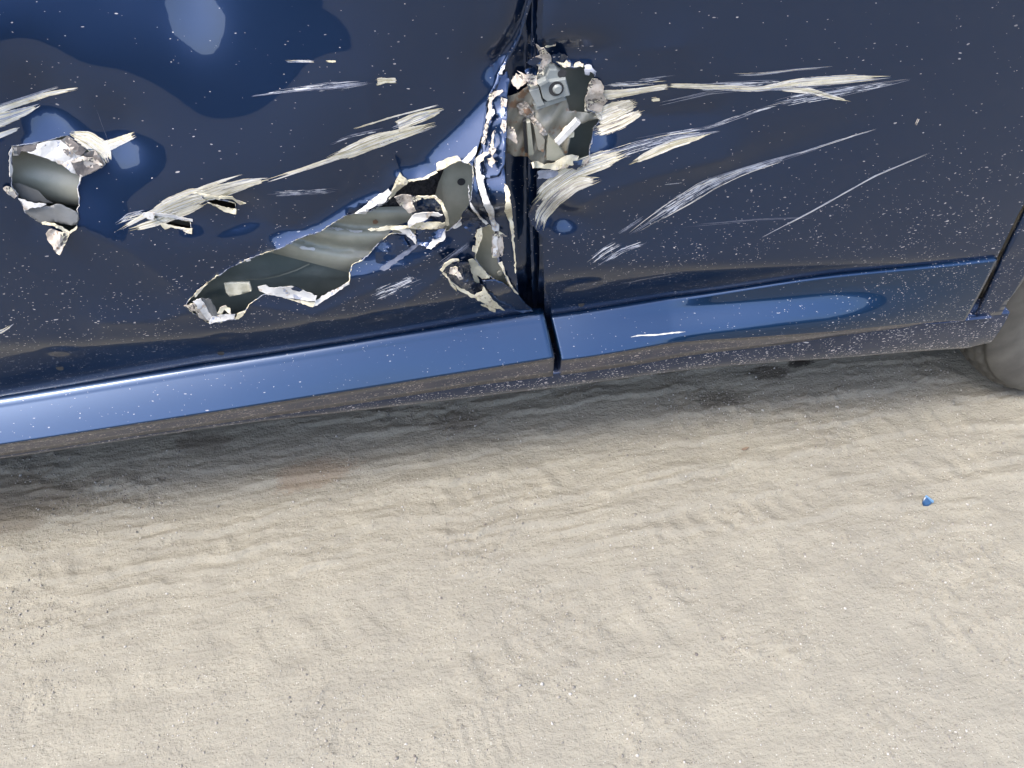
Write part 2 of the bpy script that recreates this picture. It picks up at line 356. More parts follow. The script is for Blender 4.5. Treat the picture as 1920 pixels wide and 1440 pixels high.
def ground_z(x, y):
    z = 0.006*(fbm(x, y*1.4, 5, 1)-0.5)+0.004*(fbm(x, y, 24, 5)-0.5)
    ax = y-0.02*np.sin(x*2.1)+0.03*(fbm(x, y, 3, 9)-0.5)          # along-car coordinate lines wander a little
    ax = ax+0.016*(fbm(x, y, 14, 13, 2)-0.5)+0.009*(fbm(x, y, 38, 15, 2)-0.5)
    near = smooth(-0.42, -0.10, y)
    # rolled-up ridges left by tyres running along the car
    w = fbm(x*0.7, ax*6, 4, 21, 4)
    fr_ = (-ax*13+1.3*w) % 1.0; saw = fr_**1.6*(1-smooth(0.88, 1.0, fr_))
    msk = smooth(0.42, 0.62, fbm(x*0.8, y, 2.3, 33, 2)+0.25*near)
    z = z+near*msk*0.0092*saw*smooth(0.25, 0.6, fbm(x, y, 9, 37, 3))
    fr2 = (-ax*29+1.8*fbm(x, ax*3, 6, 44, 3)) % 1.0; saw2 = fr2**1.5*(1-smooth(0.8, 1.0, fr2))
    z = z+near*0.0036*saw2*smooth(0.4, 0.6, fbm(x, y, 4, 51, 2))
    # tread block imprints
    def tread(x0, x1, yc, hw, pitch, ang, d, gap=0.3):
        c, s = math.cos(ang), math.sin(ang); a = (x-x0)*c+(y-yc)*s; b = -(x-x0)*s+(y-yc)*c
        inb = smooth(-hw*1.15, -hw*0.9, b)*(1-smooth(hw*0.9, hw*1.15, b))*smooth(0, 0.05, a)*(1-smooth(x1-x0-0.05, x1-x0, a))
        ph = (a/pitch+0.18*b/hw+0.5*fbm(x, y, 11, 66, 2)) % 1.0
        blk = smooth(0, 0.12, ph)*(1-smooth(1-gap-0.12, 1-gap, ph))
        return -0.55*d*inb*blk*smooth(0.3, 0.55, fbm(x, y, 6, 61, 2))
    z = z+tread(-1.0, 0.3, -0.045, 0.032, 0.055, 0.06, 0.006)+tread(0.15, 1.3, -0.28, 0.045, 0.085, 0.03, 0.0045)+tread(0.3, 1.2, -0.16, 0.03, 0.05, 0.08, 0.005)
    z = z+tread(-0.12, 0.12, -0.52, 0.05, 0.022, 0.12, 0.004)+tread(0.5, 1.5, 0.10, 0.04, 0.06, -0.1, 0.004)+tread(-0.1, 0.9, -0.40, 0.045, 0.09, 0.1, 0.005)+tread(-0.9, -0.1, -0.33, 0.05, 0.1, 0.12, 0.0045)+tread(0.5, 1.4, -0.50, 0.06, 0.12, 0.04, 0.0045)
    # embedded grit clusters
    g = fbm(x, y, 95, 71, 2); cl = smooth(0.50, 0.66, fbm(x, y, 7, 81, 3))
    z = z+0.004*smooth(0.55, 0.8, g)*cl
    return z
def axis(lo, hi, step, far, n):
    c = np.arange(lo, hi+step/2, step); g = np.geomspace(step*3, far, n)
    return np.concatenate([(lo-g)[::-1], c, hi+g])
gx = axis(-1.75, 2.1, 0.0065, 400, 26); gy = axis(-1.05, 0.75, 0.0055, 400, 26)
X, Y = np.meshgrid(gx, gy); fade = smooth(3.2, 2.0, np.hypot(X, Y))
Z = ground_z(X, Y)*fade
nx, ny = len(gx), len(gy)
idx = np.arange(nx*ny).reshape(ny, nx)
gf = np.stack([idx[:-1, :-1], idx[:-1, 1:], idx[1:, 1:], idx[1:, :-1]], -1).reshape(-1, 4)
gm = bpy.data.meshes.new('ground'); gm.vertices.add(nx*ny)
gm.vertices.foreach_set('co', np.stack([X, Y, Z], -1).ravel().astype(np.float32))
gm.loops.add(gf.size); gm.loops.foreach_set('vertex_index', gf.ravel().astype(np.int32)); gm.polygons.add(len(gf))
gm.polygons.foreach_set('loop_start', np.arange(0, gf.size, 4, dtype=np.int32)); gm.polygons.foreach_set('use_smooth', [True]*len(gf))
gm.update(calc_edges=True); gm.validate(); gm.materials.append(M['ground'])
ground = bpy.data.objects.new('ground', gm); COL.objects.link(ground); tag(ground, kind='structure')
# unseen far ring, added to give the paint a dark horizon to mirror
a = np.linspace(0, 2*math.pi, 161); hv = []; hf = []
for i, t in enumerate(a[:-1]):
    hh = 16+2.5*math.sin(3*t+1)+1.8*math.sin(7*t)+1.4*math.sin(17*t+2)+0.9*math.sin(41*t)
    for (r, z) in ((62, -1), (68, hh*0.55), (76, hh*0.9), (88, hh)): hv.append((r*math.cos(t), r*math.sin(t), z))
for i in range(160):
    for j in range(3): hf.append((i*4+j, ((i+1) % 160)*4+j, ((i+1) % 160)*4+j+1, i*4+j+1))
tag(mesh_obj('added_horizon_ring', hv, hf, M['added_horizon_ring']), kind='structure')

# ------------------------------------------------------------------ the car
car = thing('car', 'dark blue car with dented, scratched and torn doors', 'car', (0, 0, 0))
# lower feature lines -> world, functions of x
def fline(pts, y, gap=None):
    P = line_xz(pts, y); return smooth_line(P, gap)
_T = [(-700, 850), (0, 746), (350, 689), (700, 635), (1019, 586), (1032, 593), (1300, 554.6), (1537, 517), (1867, 484)]
aT = np.array(_T, float); PT = hit(aT[:, 0], aT[:, 1], 0.004, y_base)
GAP = 0.5*(PT[4, 0]+PT[5, 0]); zT = smooth_line(PT, GAP)
def yT(x): return y_base(x, zT(x))
YM = 0.011
GAPM = 0.5*(float(on_y(1039, 671, YM)[0])+float(on_y(1052, 680, YM)[0]))
def X_at(u, v, y=0.0): return float(on_y(u, v, y)[0])
zM = fline([(-700, 938), (0, 834), (350, 780.6), (700, 726), (1039, 671), (1052, 680), (1200, 656), (1300, 640), (1387, 629), (1500, 609), (1600, 597), (1700, 593), (1875, 588)], YM, GAPM)
zS = fline([(-700, 950), (0, 852), (350, 800), (700, 750), (892, 719), (1043, 702), (1200, 681), (1300, 664), (1462, 643), (1575, 622), (1736, 602), (1875, 590)], [0.030]*7+[0.026, 0.020, 0.010, 0.002, 0.0])
zD = fline([(-700, 960), (0, 862), (182, 835), (350, 810), (474, 793), (700, 769), (1037, 730), (1300, 697), (1500, 673), (1685, 658), (1843, 653), (1900, 652)], [0.038]*7+[0.034, 0.026, 0.015, 0.008, 0.008])
def y_sill(x): return 0.031*(1-smooth(X_at(1250, 700), X_at(1720, 600), x))
def loft(name, xs_rows, mats, parent, mi_rows=None, flip=False):
    """rows: list of (n,3) arrays, faces between consecutive rows"""
    n = len(xs_rows[0]); V = np.concatenate(xs_rows); F_ = []; MI = []
    for r in range(len(xs_rows)-1):
        for i in range(n-1):
            f = (r*n+i, r*n+i+1, (r+1)*n+i+1, (r+1)*n+i); F_.append(f[::-1] if not flip else f); MI.append(mi_rows[r] if mi_rows else 0)
    return mesh_obj(name, V, F_, mats, parent, True, MI)
def row(x, y, z): return np.stack([x, np.broadcast_to(y, x.shape), np.broadcast_to(z, x.shape)], -1)

# --- door skins
def build_door(name, outer_px, holes_px, xlim):
    o = densify(outer_px, 14, 0.0); P = hit(o[:, 0], o[:, 1]); outer = P[:, [0, 2]]
    holes = []
    for h, jag in holes_px:
        d = densify(h, 4, jag); Q = hit(d[:, 0], d[:, 1]); holes.append(Q[:, [0, 2]])
    x0, z0 = outer.min(0); x1, z1 = outer.max(0)
    st = 0.0055
    xs = np.concatenate([np.arange(x0, -0.95, 0.02), np.arange(max(x0, -0.95), min(x1, 1.25), st), np.arange(1.25, x1, 0.02)]) if x0 < -0.95 else np.arange(x0, x1, st)
    g = np.stack(np.meshgrid(xs, np.arange(z0, z1, st)), -1).reshape(-1, 2); g = g+rng.uniform(-0.12, 0.12, g.shape)*st
    Pt, T = cdt_region(outer, holes, g)
    y = y_skin(Pt[:, 0], Pt[:, 1]); V = np.stack([Pt[:, 0], y, Pt[:, 1]], -1)
    # orient towards -y
    A = V[T]; nrm = np.cross(A[:, 1]-A[:, 0], A[:, 2]-A[:, 0]); T = np.where((nrm[:, 1] > 0)[:, None], T[:, ::-1], T)
    return mesh_obj(name, V, T, [M['paint']], car)
HOLE_A = [(22, 274), (49, 272), (67, 268), (90, 263), (115, 256), (126, 254), (144, 268), (162, 280), (178, 281), (190, 296), (196, 308), (191, 314), (168, 326), (150, 332), (149, 344), (145, 353), (148, 370), (149, 386), (144, 393), (148, 409), (144, 424), (130, 438), (118, 430), (101, 422), (78, 418), (60, 408), (47, 397), (42, 382), (33, 371), (34, 364), (23, 350), (22, 335), (24, 317), (22, 301)]
HOLE_B = [(346, 574), (364, 552), (388, 530), (411, 517), (430, 503), (461, 488), (499, 474), (530, 464), (561, 447), (599, 435), (621, 421), (646, 405), (664, 400), (695, 396), (727, 377), (736, 358), (749, 330), (764, 339), (792, 335), (817, 321), (826, 312), (850, 302), (872, 302), (886, 311), (887, 340), (883, 374), (876, 392), (861, 414), (842, 431), (820, 440), (780, 436), (730, 439), (708, 458), (689, 480), (661, 496), (655, 511), (655, 527), (630, 546), (599, 564), (586, 575), (549, 561), (524, 552), (496, 552), (467, 571), (458, 586), (442, 599), (417, 602), (389, 605), (371, 592)]
SLIT1 = [(378, 366), (392, 370), (420, 376), (441, 381), (443, 399), (430, 394), (400, 385), (386, 376)]
SLIT2 = [(283, 402), (300, 406), (330, 411), (357, 415), (359, 430), (340, 428), (312, 420), (295, 412)]
HOLE_E = [(904, 427), (918, 421), (927, 434), (930, 455), (932, 478), (934, 492), (944, 510), (951, 528), (957, 541), (936, 528), (916, 516), (900, 498), (891, 485), (894, 450)]
zlow = 0.03
bot_l = [(u, v+22) for u, v in [(0, 746), (350, 689), (700, 635), (1000, 589)]]
LEFT_OUT = [(-700, 880)]+bot_l+[(998, 592), (972, 551), (956, 525), (944, 500), (945, 481), (936, 440), (911, 398), (899, 367), (890, 327), (887, 309), (889, 300), (901, 260), (909, 236), (914, 190), (932, 160), (946, 118), (970, 78), (982, 47), (992, 0), (997, -80), (1000, -260), (-900, -170)]
# the gash runs close to the torn trailing edge: keep a strip of skin between them
RIGHT_OUT = [(1019, -260), (1019, 0), (1016, 85), (1026, 108), (1036, 119), (1057, 124), (1076, 128), (1095, 124), (1114, 139), (1111, 151), (1104, 161), (1097, 184), (1099, 208), (1120, 213), (1128, 217), (1127, 223), (1112, 238), (1109, 260), (1104, 276), (1103, 297), (1084, 321), (1060, 318), (1036, 320), (1006, 322), (1006, 370), (998, 385), (990, 402), (997, 420), (1018, 446), (1020, 520), (1022, 616), (1300, 576), (1537, 538), (1869, 505), (1868, 483), (1870, 482), (1908, 404), (1950, 330), (2000, 200), (2040, -30), (2050, -200)]
door_l = build_door('door', LEFT_OUT, [(HOLE_A, 0.8), (HOLE_B, 0.9), (SLIT1, 0.5), (SLIT2, 0.5), (HOLE_E, 0.7)], None)
door_l['label'] = 'door with long gash and torn crumpled edge'
door_r = build_door('door', RIGHT_OUT, [], None)
door_r['label'] = 'door with pale scratches and hole at its edge'

# --- mouldings
def moulding(x0, x1, sl0, sl1, parent, right):
    n = 140; s = np.linspace(0, 1, n)
    rows = []; mi = []
    def prof(t):     # t down the profile 0..1 -> offsets
        x = x0+(x1-x0)*s + (sl0*(1-s)+sl1*s)*t
        xc = np.maximum(x, GAP+1e-4) if right else np.minimum(x, GAP-1e-4); xm_ = np.maximum(x, GAPM+1e-4) if right else np.minimum(x, GAPM-1e-4)
        return x, zT(xc), yT(xc), zM(xm_)
    xT, zt, yt, zm = prof(0); rows.append(row(xT, yt+0.012, zt-0.001)); mi.append(0)
    rows.append(row(xT, yt-0.0015, zt+0.0)); mi.append(0)
    rows.append(row(xT, yt-0.0045, zt-0.0012)); mi.append(0)
    N = 22
    if right: A = 1-smooth(X_at(1360, 600), X_at(1760, 590), prof(0)[0])
    for i in range(N+1):
        t = i/N; x, zt, yt, zm = prof(t)
        h = zt-zm
        if right:
            Ax = 1-0.99*smooth(X_at(1540, 600), X_at(1820, 590), x)
            # ramp whose steepest part narrows towards the rear
            g = t*(1-0.0)+0.0; g2 = smooth(0.22, 0.88, t); wgt = smooth(X_at(1080, 640), X_at(1620, 590), x)
            gg = g*(1-wgt)+g2*wgt
            y = (yt-0.007)-0.057*(1-0.45*wgt)*gg*Ax - 0.0015*np.sin(math.pi*t)
        else:
            lip = 0.004*smooth(0.0, 0.05, t)
            y = (yt-0.007)+(YM-(yt-0.007))*t**0.96-0.0015*np.sin(math.pi*t)-0.0016*math.exp(-((t-0.10)/0.018)**2)
        z = zt-0.002-(h-0.002)*t
        rows.append(row(x, y, z)); mi.append(0)
    yl = rows[-1][:, 1]; zl = rows[-1][:, 2]; xl = rows[-1][:, 0]
    rows.append(row(xl, yl+0.001, zl-0.003)); mi.append(1)
    rows.append(row(xl, yl+0.004, zl-0.005)); mi.append(1)
    yS = np.maximum(yl+0.006, y_sill(xl)-0.005)
    zs = np.minimum(zS(xl), zl-0.007)
    for t in (0.33, 0.66, 1.0): rows.append(row(xl, (yl+0.004)*(1-t)+yS*t, (zl-0.005)*(1-t)+zs*t)); mi.append(1)
    rows.append(row(xl, yS+0.02, zs-0.001)); mi.append(1)
    o = loft('moulding', rows, [M['mould'], M['fascia']], parent, mi[1:])
    # end caps
    V = [v.co.copy() for v in o.data.vertices]; n_ = n
    bm = bmesh.new(); bm.from_mesh(o.data); bm.verts.ensure_lookup_table()
    for e in (0, n_-1):
        try: bm.faces.new([bm.verts[r*n_+e] for r in range(len(rows))])
        except ValueError: pass
    bmesh.ops.recalc_face_normals(bm, faces=bm.faces[:])
    bm.to_mesh(o.data); bm.free()
    return o
sl = X_at(1040, 672, YM)-X_at(1019, 586, 0.072)
moulding(X_at(-600, 800, 0.02), X_at(1019, 586, 0.072), 0, sl, door_l, False)
moulding(X_at(1033, 593, 0.072), X_at(1868, 484, 0.0), sl, 0.0, door_r, True)

# --- rocker sill
xs = np.linspace(X_at(-800, 940), X_at(1852, 652, 0.008), 200)
rows = []
zs_, zd_ = zS(xs)-0.003, np.minimum(zD(xs), zS(xs)-0.012)
endc = smooth(xs[-1]-0.05, xs[-1], xs)*0.012
for (y, t) in ((0.05, -0.05), (0.006, -0.02), (0.004, 0.03), (0.003, 0.3), (0.004, 0.6), (0.007, 0.9), (0.011, 1.0), (0.02, 1.06), (0.06, 1.0), (0.35, 0.9)):
    rows.append(row(xs, y+y_sill(xs), zs_*(1-t)+(zd_+endc)*t))
sill = loft('sill', rows, [M['rocker']], car)
# a thin top edge line of the sill near the wheel
xs2 = np.linspace(X_at(1700, 606, -0.002), X_at(1862, 591, -0.002), 24)
tp = smooth(xs2[0], xs2[10], xs2); ye = y_sill(xs2)+0.006
loft('sill_edge', [row(xs2, ye+0.004, zS(xs2)+0.002*tp-0.004), row(xs2, ye-0.009*tp, zS(xs2)+0.001*tp-0.004), row(xs2, ye-0.010*tp, zS(xs2)-0.005), row(xs2, ye, zS(xs2)-0.008)], [M['rocker']], sill)

# --- quarter panel behind the slanted gap, with wheel arch
q_px = [(1884, 480), (1921, 404), (1962, 330), (2012, 200), (2052, -30), (2062, -200), (2900, -150), (2700, 330), (2320, 300), (2160, 330), (2040, 400), (1960, 470), (1911, 538), (1890, 565), (1877, 590), (1832, 594)]
qfn = lambda x, z: y_base(x, np.maximum(z, zK(x)))
d = densify(q_px, 10); P = hit(d[:, 0], d[:, 1], 0.0, qfn); outer = P[:, [0, 2]]
g = np.stack(np.meshgrid(np.arange(outer[:, 0].min(), outer[:, 0].max(), 0.012), np.arange(outer[:, 1].min(), outer[:, 1].max(), 0.012)), -1).reshape(-1, 2)
Pt, T = cdt_region(outer, [], g); ys = qfn(Pt[:, 0], Pt[:, 1])
V = np.stack([Pt[:, 0], ys, Pt[:, 1]], -1); A = V[T]; nr = np.cross(A[:, 1]-A[:, 0], A[:, 2]-A[:, 0]); T = np.where((nr[:, 1] > 0)[:, None], T[:, ::-1], T)
qp = mesh_obj('quarter_panel', V, T, [M['fascia']], car)
qp.data.materials[0] = paint_mat('quarter_paint', 0.40, 0.9, 0.75, 0.25)
sm = qp.modifiers.new('thickness', 'SOLIDIFY'); sm.thickness = 0.008; sm.offset = -1

# --- dark body core behind the doors so that no light leaks, floor pan and wheel house
def box(name, x0, x1, y0, y1, z0, z1, m, parent):
    V = [(x, y, z) for x in (x0, x1) for y in (y0, y1) for z in (z0, z1)]
    Fc = [(0, 1, 3, 2), (4, 6, 7, 5), (0, 4, 5, 1), (2, 3, 7, 6), (0, 2, 6, 4), (1, 5, 7, 3)]
    return mesh_obj(name, V, Fc, m, parent, False)
box('body_core', -2.2, 1.12, 0.17, 1.7, 0.29, 1.05, M['black'], car)
box('floor_pan', -2.2, 1.12, 0.10, 1.65, 0.262, 0.285, M['under'], car)
# upper body out of frame: glass and roof
xa, xb = -2.0, 2.2
loft('side_window', [row(np.array([xa, xb]), 0.09, 1.10), row(np.array([xa+0.3, xb-0.3]), 0.28, 1.52)], [M['glass']], car)
loft('roof', [row(np.array([xa+0.3, xb-0.3]), 0.28, 1.52), row(np.array([xa+0.35, xb-0.35]), 0.40, 1.60), row(np.array([xa+0.35, xb-0.35]), 1.4, 1.60)], [M['paint']], car)

# --- wheel
wc = np.array([1.462, 0.050, 0.330]); R0 = 0.335
wheel = bpy.data.objects.new('wheel', None); COL.objects.link(wheel); wheel.location = tuple(wc); wheel.parent = car
prof = [(0.21, 0.012), (0.235, 0.0), (0.262, -0.006), (0.29, -0.004), (0.308, 0.004), (0.312, 0.012), (0.309, 0.0135), (0.318, 0.020), (0.3265, 0.030), (0.323, 0.033), (0.323, 0.037), (0.331, 0.041), (0.334, 0.062), (0.326, 0.064), (0.326, 0.071), (0.335, 0.073), (0.335, 0.12), (0.327, 0.122), (0.327, 0.13), (0.335, 0.132), (0.333, 0.17), (0.32, 0.19), (0.29, 0.2), (0.21, 0.19)]
nseg = 144; V = []; Fc = []
for i in range(nseg):
    a = 2*math.pi*i/nseg
    for j, (r, y) in enumerate(prof):
        rr = r
        if j in (7, 8, 11, 12, 15, 16) and i % 3 == 0: rr = r-0.008
        V.append((rr*math.cos(a), y, rr*math.sin(a)))
m_ = len(prof)
for i in range(nseg):
    for j in range(m_-1): Fc.append((i*m_+j, i*m_+j+1, ((i+1) % nseg)*m_+j+1, ((i+1) % nseg)*m_+j))
mesh_obj('tyre', V, Fc, [M['rubber']], wheel)
V = []; Fc = []
pr = [(0.0, 0.03), (0.05, 0.025), (0.18, 0.04), (0.205, 0.02), (0.215, 0.012), (0.21, 0.03), (0.2, 0.15)]
for i in range(72):
    a = 2*math.pi*i/72
    for r, y in pr: V.append((r*math.cos(a), y+(0.03 if (i % 14) > 7 and 0.06 < r < 0.19 else 0), r*math.sin(a)))
for i in range(72):
    for j in range(len(pr)-1): Fc.append((i*len(pr)+j, i*len(pr)+j+1, ((i+1) % 72)*len(pr)+j+1, ((i+1) % 72)*len(pr)+j))
mesh_obj('rim', V, Fc, [M['chrome']], wheel)
box('wheel_house', 1.13, 1.95, 0.27, 0.9, 0.30, 1.0, M['black'], car)

# ------------------------------------------------------------------ inner structures seen through the holes
def sheet(name, poly_px, depth, mats, parent, step=7, jag=0.0, smooth_=True, fn=None, sharp=None, thick=0.0):
    """a sheet whose outline is traced on the photograph; depth(u,v) = metres in front of (+) or behind (-) the skin"""
    o = densify(poly_px, step, jag)
    Pt, T = cdt_region(o, [], px_grid(o, step))
    dp = depth(Pt[:, 0], Pt[:, 1]) if callable(depth) else np.full(len(Pt), depth)
    V = hit(Pt[:, 0], Pt[:, 1], dp, fn or y_base)
    A = V[T]; nr = np.cross(A[:, 1]-A[:, 0], A[:, 2]-A[:, 0]); dots = (nr*(A.mean(1)-LOC)).sum(1)
    T = np.where((dots > 0)[:, None], T[:, ::-1], T)
    ob = mesh_obj(name, V, T, mats, parent, smooth_)
    if thick:
        s = ob.modifiers.new('thickness', 'SOLIDIFY'); s.thickness = thick; s.offset = -1
    return ob
# hole B : corrugated twisted reinforcement beam over a dark inner plate
def beam_depth(u, v):
    q = v-0.27*(u-600)-14*np.sin((u-500)/70.0); t = (q-360)/137
    r = np.abs(np.sin(math.pi*(t*3.0+0.15+(u-600)*0.0012)))
    return -0.052+0.017*r**0.75-0.010*np.abs(t-0.5)
sheet('inner_beam', [(560, 395), (900, 380), (880, 440), (760, 520), (660, 523), (660, 513), (580, 492), (505, 473), (470, 462), (520, 425)], beam_depth, [M['ecoat']], door_l, 6)
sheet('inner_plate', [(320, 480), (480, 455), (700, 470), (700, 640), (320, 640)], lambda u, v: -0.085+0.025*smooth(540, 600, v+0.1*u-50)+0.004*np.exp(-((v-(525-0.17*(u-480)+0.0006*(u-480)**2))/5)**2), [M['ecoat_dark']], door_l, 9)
sheet('inner_panel', [(833, 316), (858, 298), (880, 303), (890, 318), (886, 378), (879, 392), (864, 414), (846, 436), (800, 450), (790, 420), (815, 368), (823, 340)], lambda u, v: -0.024-0.02*smooth(835, 815, u), [M['ecoat']], door_l, 7)
def disc(name, u, v, r, depth, m, parent, n=20, fn=None, rin=0.0, bulge=0.0):
    c = hit(u, v, depth, fn or y_base)[0]; V = []; Fc = []
    for k_ in range(n):
        a = 2*math.pi*k_/n; V.append((c[0]+r*math.cos(a), c[1], c[2]+r*math.sin(a)))
        V.append((c[0]+r*0.72*math.cos(a), c[1]-bulge, c[2]+r*0.72*math.sin(a)))
    V.append((c[0], c[1]-bulge, c[2])); ce = len(V)-1
    for k_ in range(n):
        b = (k_+1) % n; Fc.append((2*k_, 2*b, 2*b+1, 2*k_+1)); Fc.append((2*k_+1, 2*b+1, ce))
    return mesh_obj(name, V, Fc, m, parent, False)
disc('drain_hole', 865, 341, 0.0062, -0.0225, [M['black']], door_l, bulge=-0.0)
sheet('sound_foam', [(735, 350), (764, 335), (835, 315), (815, 372), (780, 400), (690, 410), (720, 380)], lambda u, v: -0.055+0.006*np.sin(u*0.3)*np.sin(v*0.27), [M['foam']], door_l, 6)
for pl in ([(740, 588), (760, 580), (800, 590), (835, 594), (832, 606), (790, 602), (750, 598)], [(1020, 476), (1060, 486), (1120, 486), (1115, 498), (1050, 496)], [(900, 470), (960, 466), (1010, 478), (980, 486), (930, 480)]):
    sheet('sealant_drip', [(330+x/3.2, 280+y/3.2) for x, y in pl], lambda u, v: beam_depth(u, v)+0.003, [M['white']], door_l, 3, 0.7)
sheet('rust_spot', [(330+x/3.2, 280+y/3.2) for x, y in [(1180, 428), (1200, 420), (1214, 434), (1200, 450), (1182, 446)]], lambda u, v: beam_depth(u, v)+0.002, [M['rust']], door_l, 3, 0.6)
sheet('weld_seam', [(330+x/3.2, 280+y/3.2) for x, y in [(420, 778), (520, 776), (620, 756), (720, 722), (800, 684), (803, 690), (722, 729), (622, 763), (520, 782), (420, 783)]], -0.074, [M['ecoat']], door_l, 4, 0.1)
# hole A : round bar with a dark pocket
def bar(name, p0, p1, r, depth, m, parent):
    a = hit(*p0, depth, y_base)[0]; b = hit(*p1, depth, y_base)[0]; d = (b-a)/np.linalg.norm(b-a); n1 = np.cross(d, [0, 0, 1]); n1 /= np.linalg.norm(n1); n2 = np.cross(d, n1)
    V = []; Fc = []
    for i in range(9):
        c = a+(b-a)*i/8
        for k_ in range(28): t = 2*math.pi*k_/28; V.append(c+r*(n1*math.cos(t)+n2*math.sin(t)))
    for i in range(8):
        for k_ in range(28): Fc.append((i*28+k_, i*28+(k_+1) % 28, (i+1)*28+(k_+1) % 28, (i+1)*28+k_))
    return mesh_obj(name, V, Fc, m, parent)
bar('side_impact_bar', (-140, 287), (360, 380), 0.036, -0.078, [M['ecoat']], door_l)
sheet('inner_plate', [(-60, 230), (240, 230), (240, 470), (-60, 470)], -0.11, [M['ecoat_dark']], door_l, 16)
sheet('torn_flap', [(22, 345), (36, 343), (60, 353), (72, 357), (86, 373), (100, 381), (60, 378), (40, 372), (30, 358)], lambda u, v: -0.02+0.0*u, [M['greyflap']], door_l, 6)
# hole E inner
sheet('inner_panel', [(896, 420), (925, 414), (960, 470), (965, 556), (905, 520), (880, 480)], lambda u, v: -0.022-0.012*smooth(930, 890, u), [M['ecoat']], door_l, 6)
disc('weld_stud', 937, 512, 0.0055, -0.019, [M['ecoat']], door_l, bulge=0.002)

# --- pillar between the doors
pil = sheet('pillar', [(925, -200), (1045, -200), (1050, 120), (1045, 330), (1045, 600), (940, 612), (930, 300)], lambda u, v: -0.052+0.012*smooth(985, 1000, u)+0.004*np.sin((u-930)/14.0)+0.010*np.sin(v/90.0+1), [M['bluefold']], car, 10)
sheet('pillar_channel', [(1000, -200), (1019, -200), (1019, 80), (1010, 330), (1008, 440), (1020, 600), (1000, 600), (990, 330), (996, 80)], lambda u, v: -0.030-0.015*smooth(1004, 1016, u), [M['bluefold']], pil, 7)
# --- hinge behind the hole
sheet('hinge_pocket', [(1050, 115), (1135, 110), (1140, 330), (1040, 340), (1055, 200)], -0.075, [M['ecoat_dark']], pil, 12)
hp = [(953, 182), (975, 172), (990, 164), (1062, 184), (1067, 208), (1090, 210), (1128, 214), (1128, 220), (1108, 226), (1074, 236), (1066, 262), (1064, 293), (1050, 304), (1010, 312), (1000, 306), (989, 293), (965, 293), (951, 286), (950, 260), (951, 212)]
def hp_depth(u, v):
    d = -0.020-0.012*smooth(1000, 960, u)-0.018*smooth(1075, 1125, u)
    d = d+0.006*np.sin((u-950)/9.0)*smooth(220, 260, v)+0.010*np.exp(-((u-1015+0.3*(v-230))/11)**2)*smooth(215, 240, v)
    return d+0.003*np.sin(u*0.21+v*0.13)-0.006*smooth(225, 245, v)
hinge = sheet('hinge', hp, hp_depth, [M['ecoat_rust']], pil, 5, 0.6, True, thick=0.003)
sheet('hinge_rust', [(968, 196), (985, 190), (1000, 205), (1004, 222), (1020, 238), (1028, 252), (1018, 255), (1008, 242), (992, 222), (975, 215)], lambda u, v: hp_depth(u, v)+0.004+0.003*np.sin(u*0.7)*np.sin(v*0.6), [M['browncream']], hinge, 4, 1.0, False)
sheet('hinge_rust', [(980, 205), (992, 203), (998, 212), (988, 216)], lambda u, v: hp_depth(u, v)+0.008, [M['rust']], hinge, 3, 0.8, False)
def plate(name, px, d0, th, m, parent):
    """flat thick bracket: outline px at depth d0, bevelled sides going back th"""
    a = np.array(px, float); top = hit(a[:, 0], a[:, 1], np.full(len(a), d0), y_base); c = top.mean(0); inner = c+(top-c)*0.94; inner[:, 1] -= 0.002; back = top.copy(); back[:, 1] += th; n = len(a)
    V = np.concatenate([inner, top, back]); Fc = [tuple(range(n))]
    for i in range(n):
        j = (i+1) % n; Fc += [(i, n+i, n+j, j), (n+i, 2*n+i, 2*n+j, n+j)]
    o = mesh_obj(name, V, Fc, m, parent, False); bm = bmesh.new(); bm.from_mesh(o.data); bmesh.ops.recalc_face_normals(bm, faces=bm.faces[:]); bm.to_mesh(o.data); bm.free(); return o
plate('hinge_knuckle', [(1022, 146), (1030, 130), (1044, 130), (1056, 140), (1058, 146), (1028, 154), (1012, 152)], -0.010, 0.03, [M['steel']], hinge)
plate('hinge_leaf', [(1012, 156), (1030, 152), (1061, 147), (1069, 178), (1026, 190), (1018, 184), (1014, 168)], -0.002, 0.02, [M['steel']], hinge)
plate('hinge_leaf', [(992, 170), (1010, 164), (1016, 186), (1022, 196), (1006, 200), (1000, 186)], -0.006, 0.02, [M['steel']], hinge)
disc('bolt_recess', 1043, 166.5, 0.0105, 0.0012, [M['black']], hinge)
disc('bolt', 1045, 167, 0.0068, 0.0020, [M['steel']], hinge, bulge=0.004)
disc('hinge_hole', 1054, 138, 0.0062, -0.0065, [M['black']], hinge)
plate('hinge_slot', [(980, 226), (986, 222), (990, 288), (984, 286)], -0.018, 0.002, [M['black']], hinge)
plate('hinge_rib', [(987, 228), (994, 226), (1001, 290), (991, 292)], -0.012, 0.012, [M['ecoat']], hinge)
plate('hinge_rib', [(1000, 234), (1008, 238), (1022, 262), (1019, 286), (1008, 280)], -0.012, 0.012, [M['ecoat_rust']], hinge)
plate('hinge_rib', [(1028, 252), (1046, 270), (1060, 292), (1050, 302), (1024, 300), (1024, 272)], -0.014, 0.012, [M['ecoat']], hinge)
plate('hinge_flange', [(1000, 196), (1058, 180), (1062, 186), (1004, 206)], -0.010, 0.010, [M['steel']], hinge)
plate('hinge_pin', [(1008, 157), (1024, 149), (1029, 152), (1012, 161)], 0.003, 0.01, [M['steel']], hinge)
plate('broken_clip', [(1041, 267), (1081, 224), (1089, 230), (1047, 273)], 0.006, 0.008, [M['white']], hinge)
plate('broken_clip_foot', [(1056, 246), (1063, 239), (1077, 248), (1076, 256), (1066, 258)], 0.000, 0.006, [M['cream']], hinge)

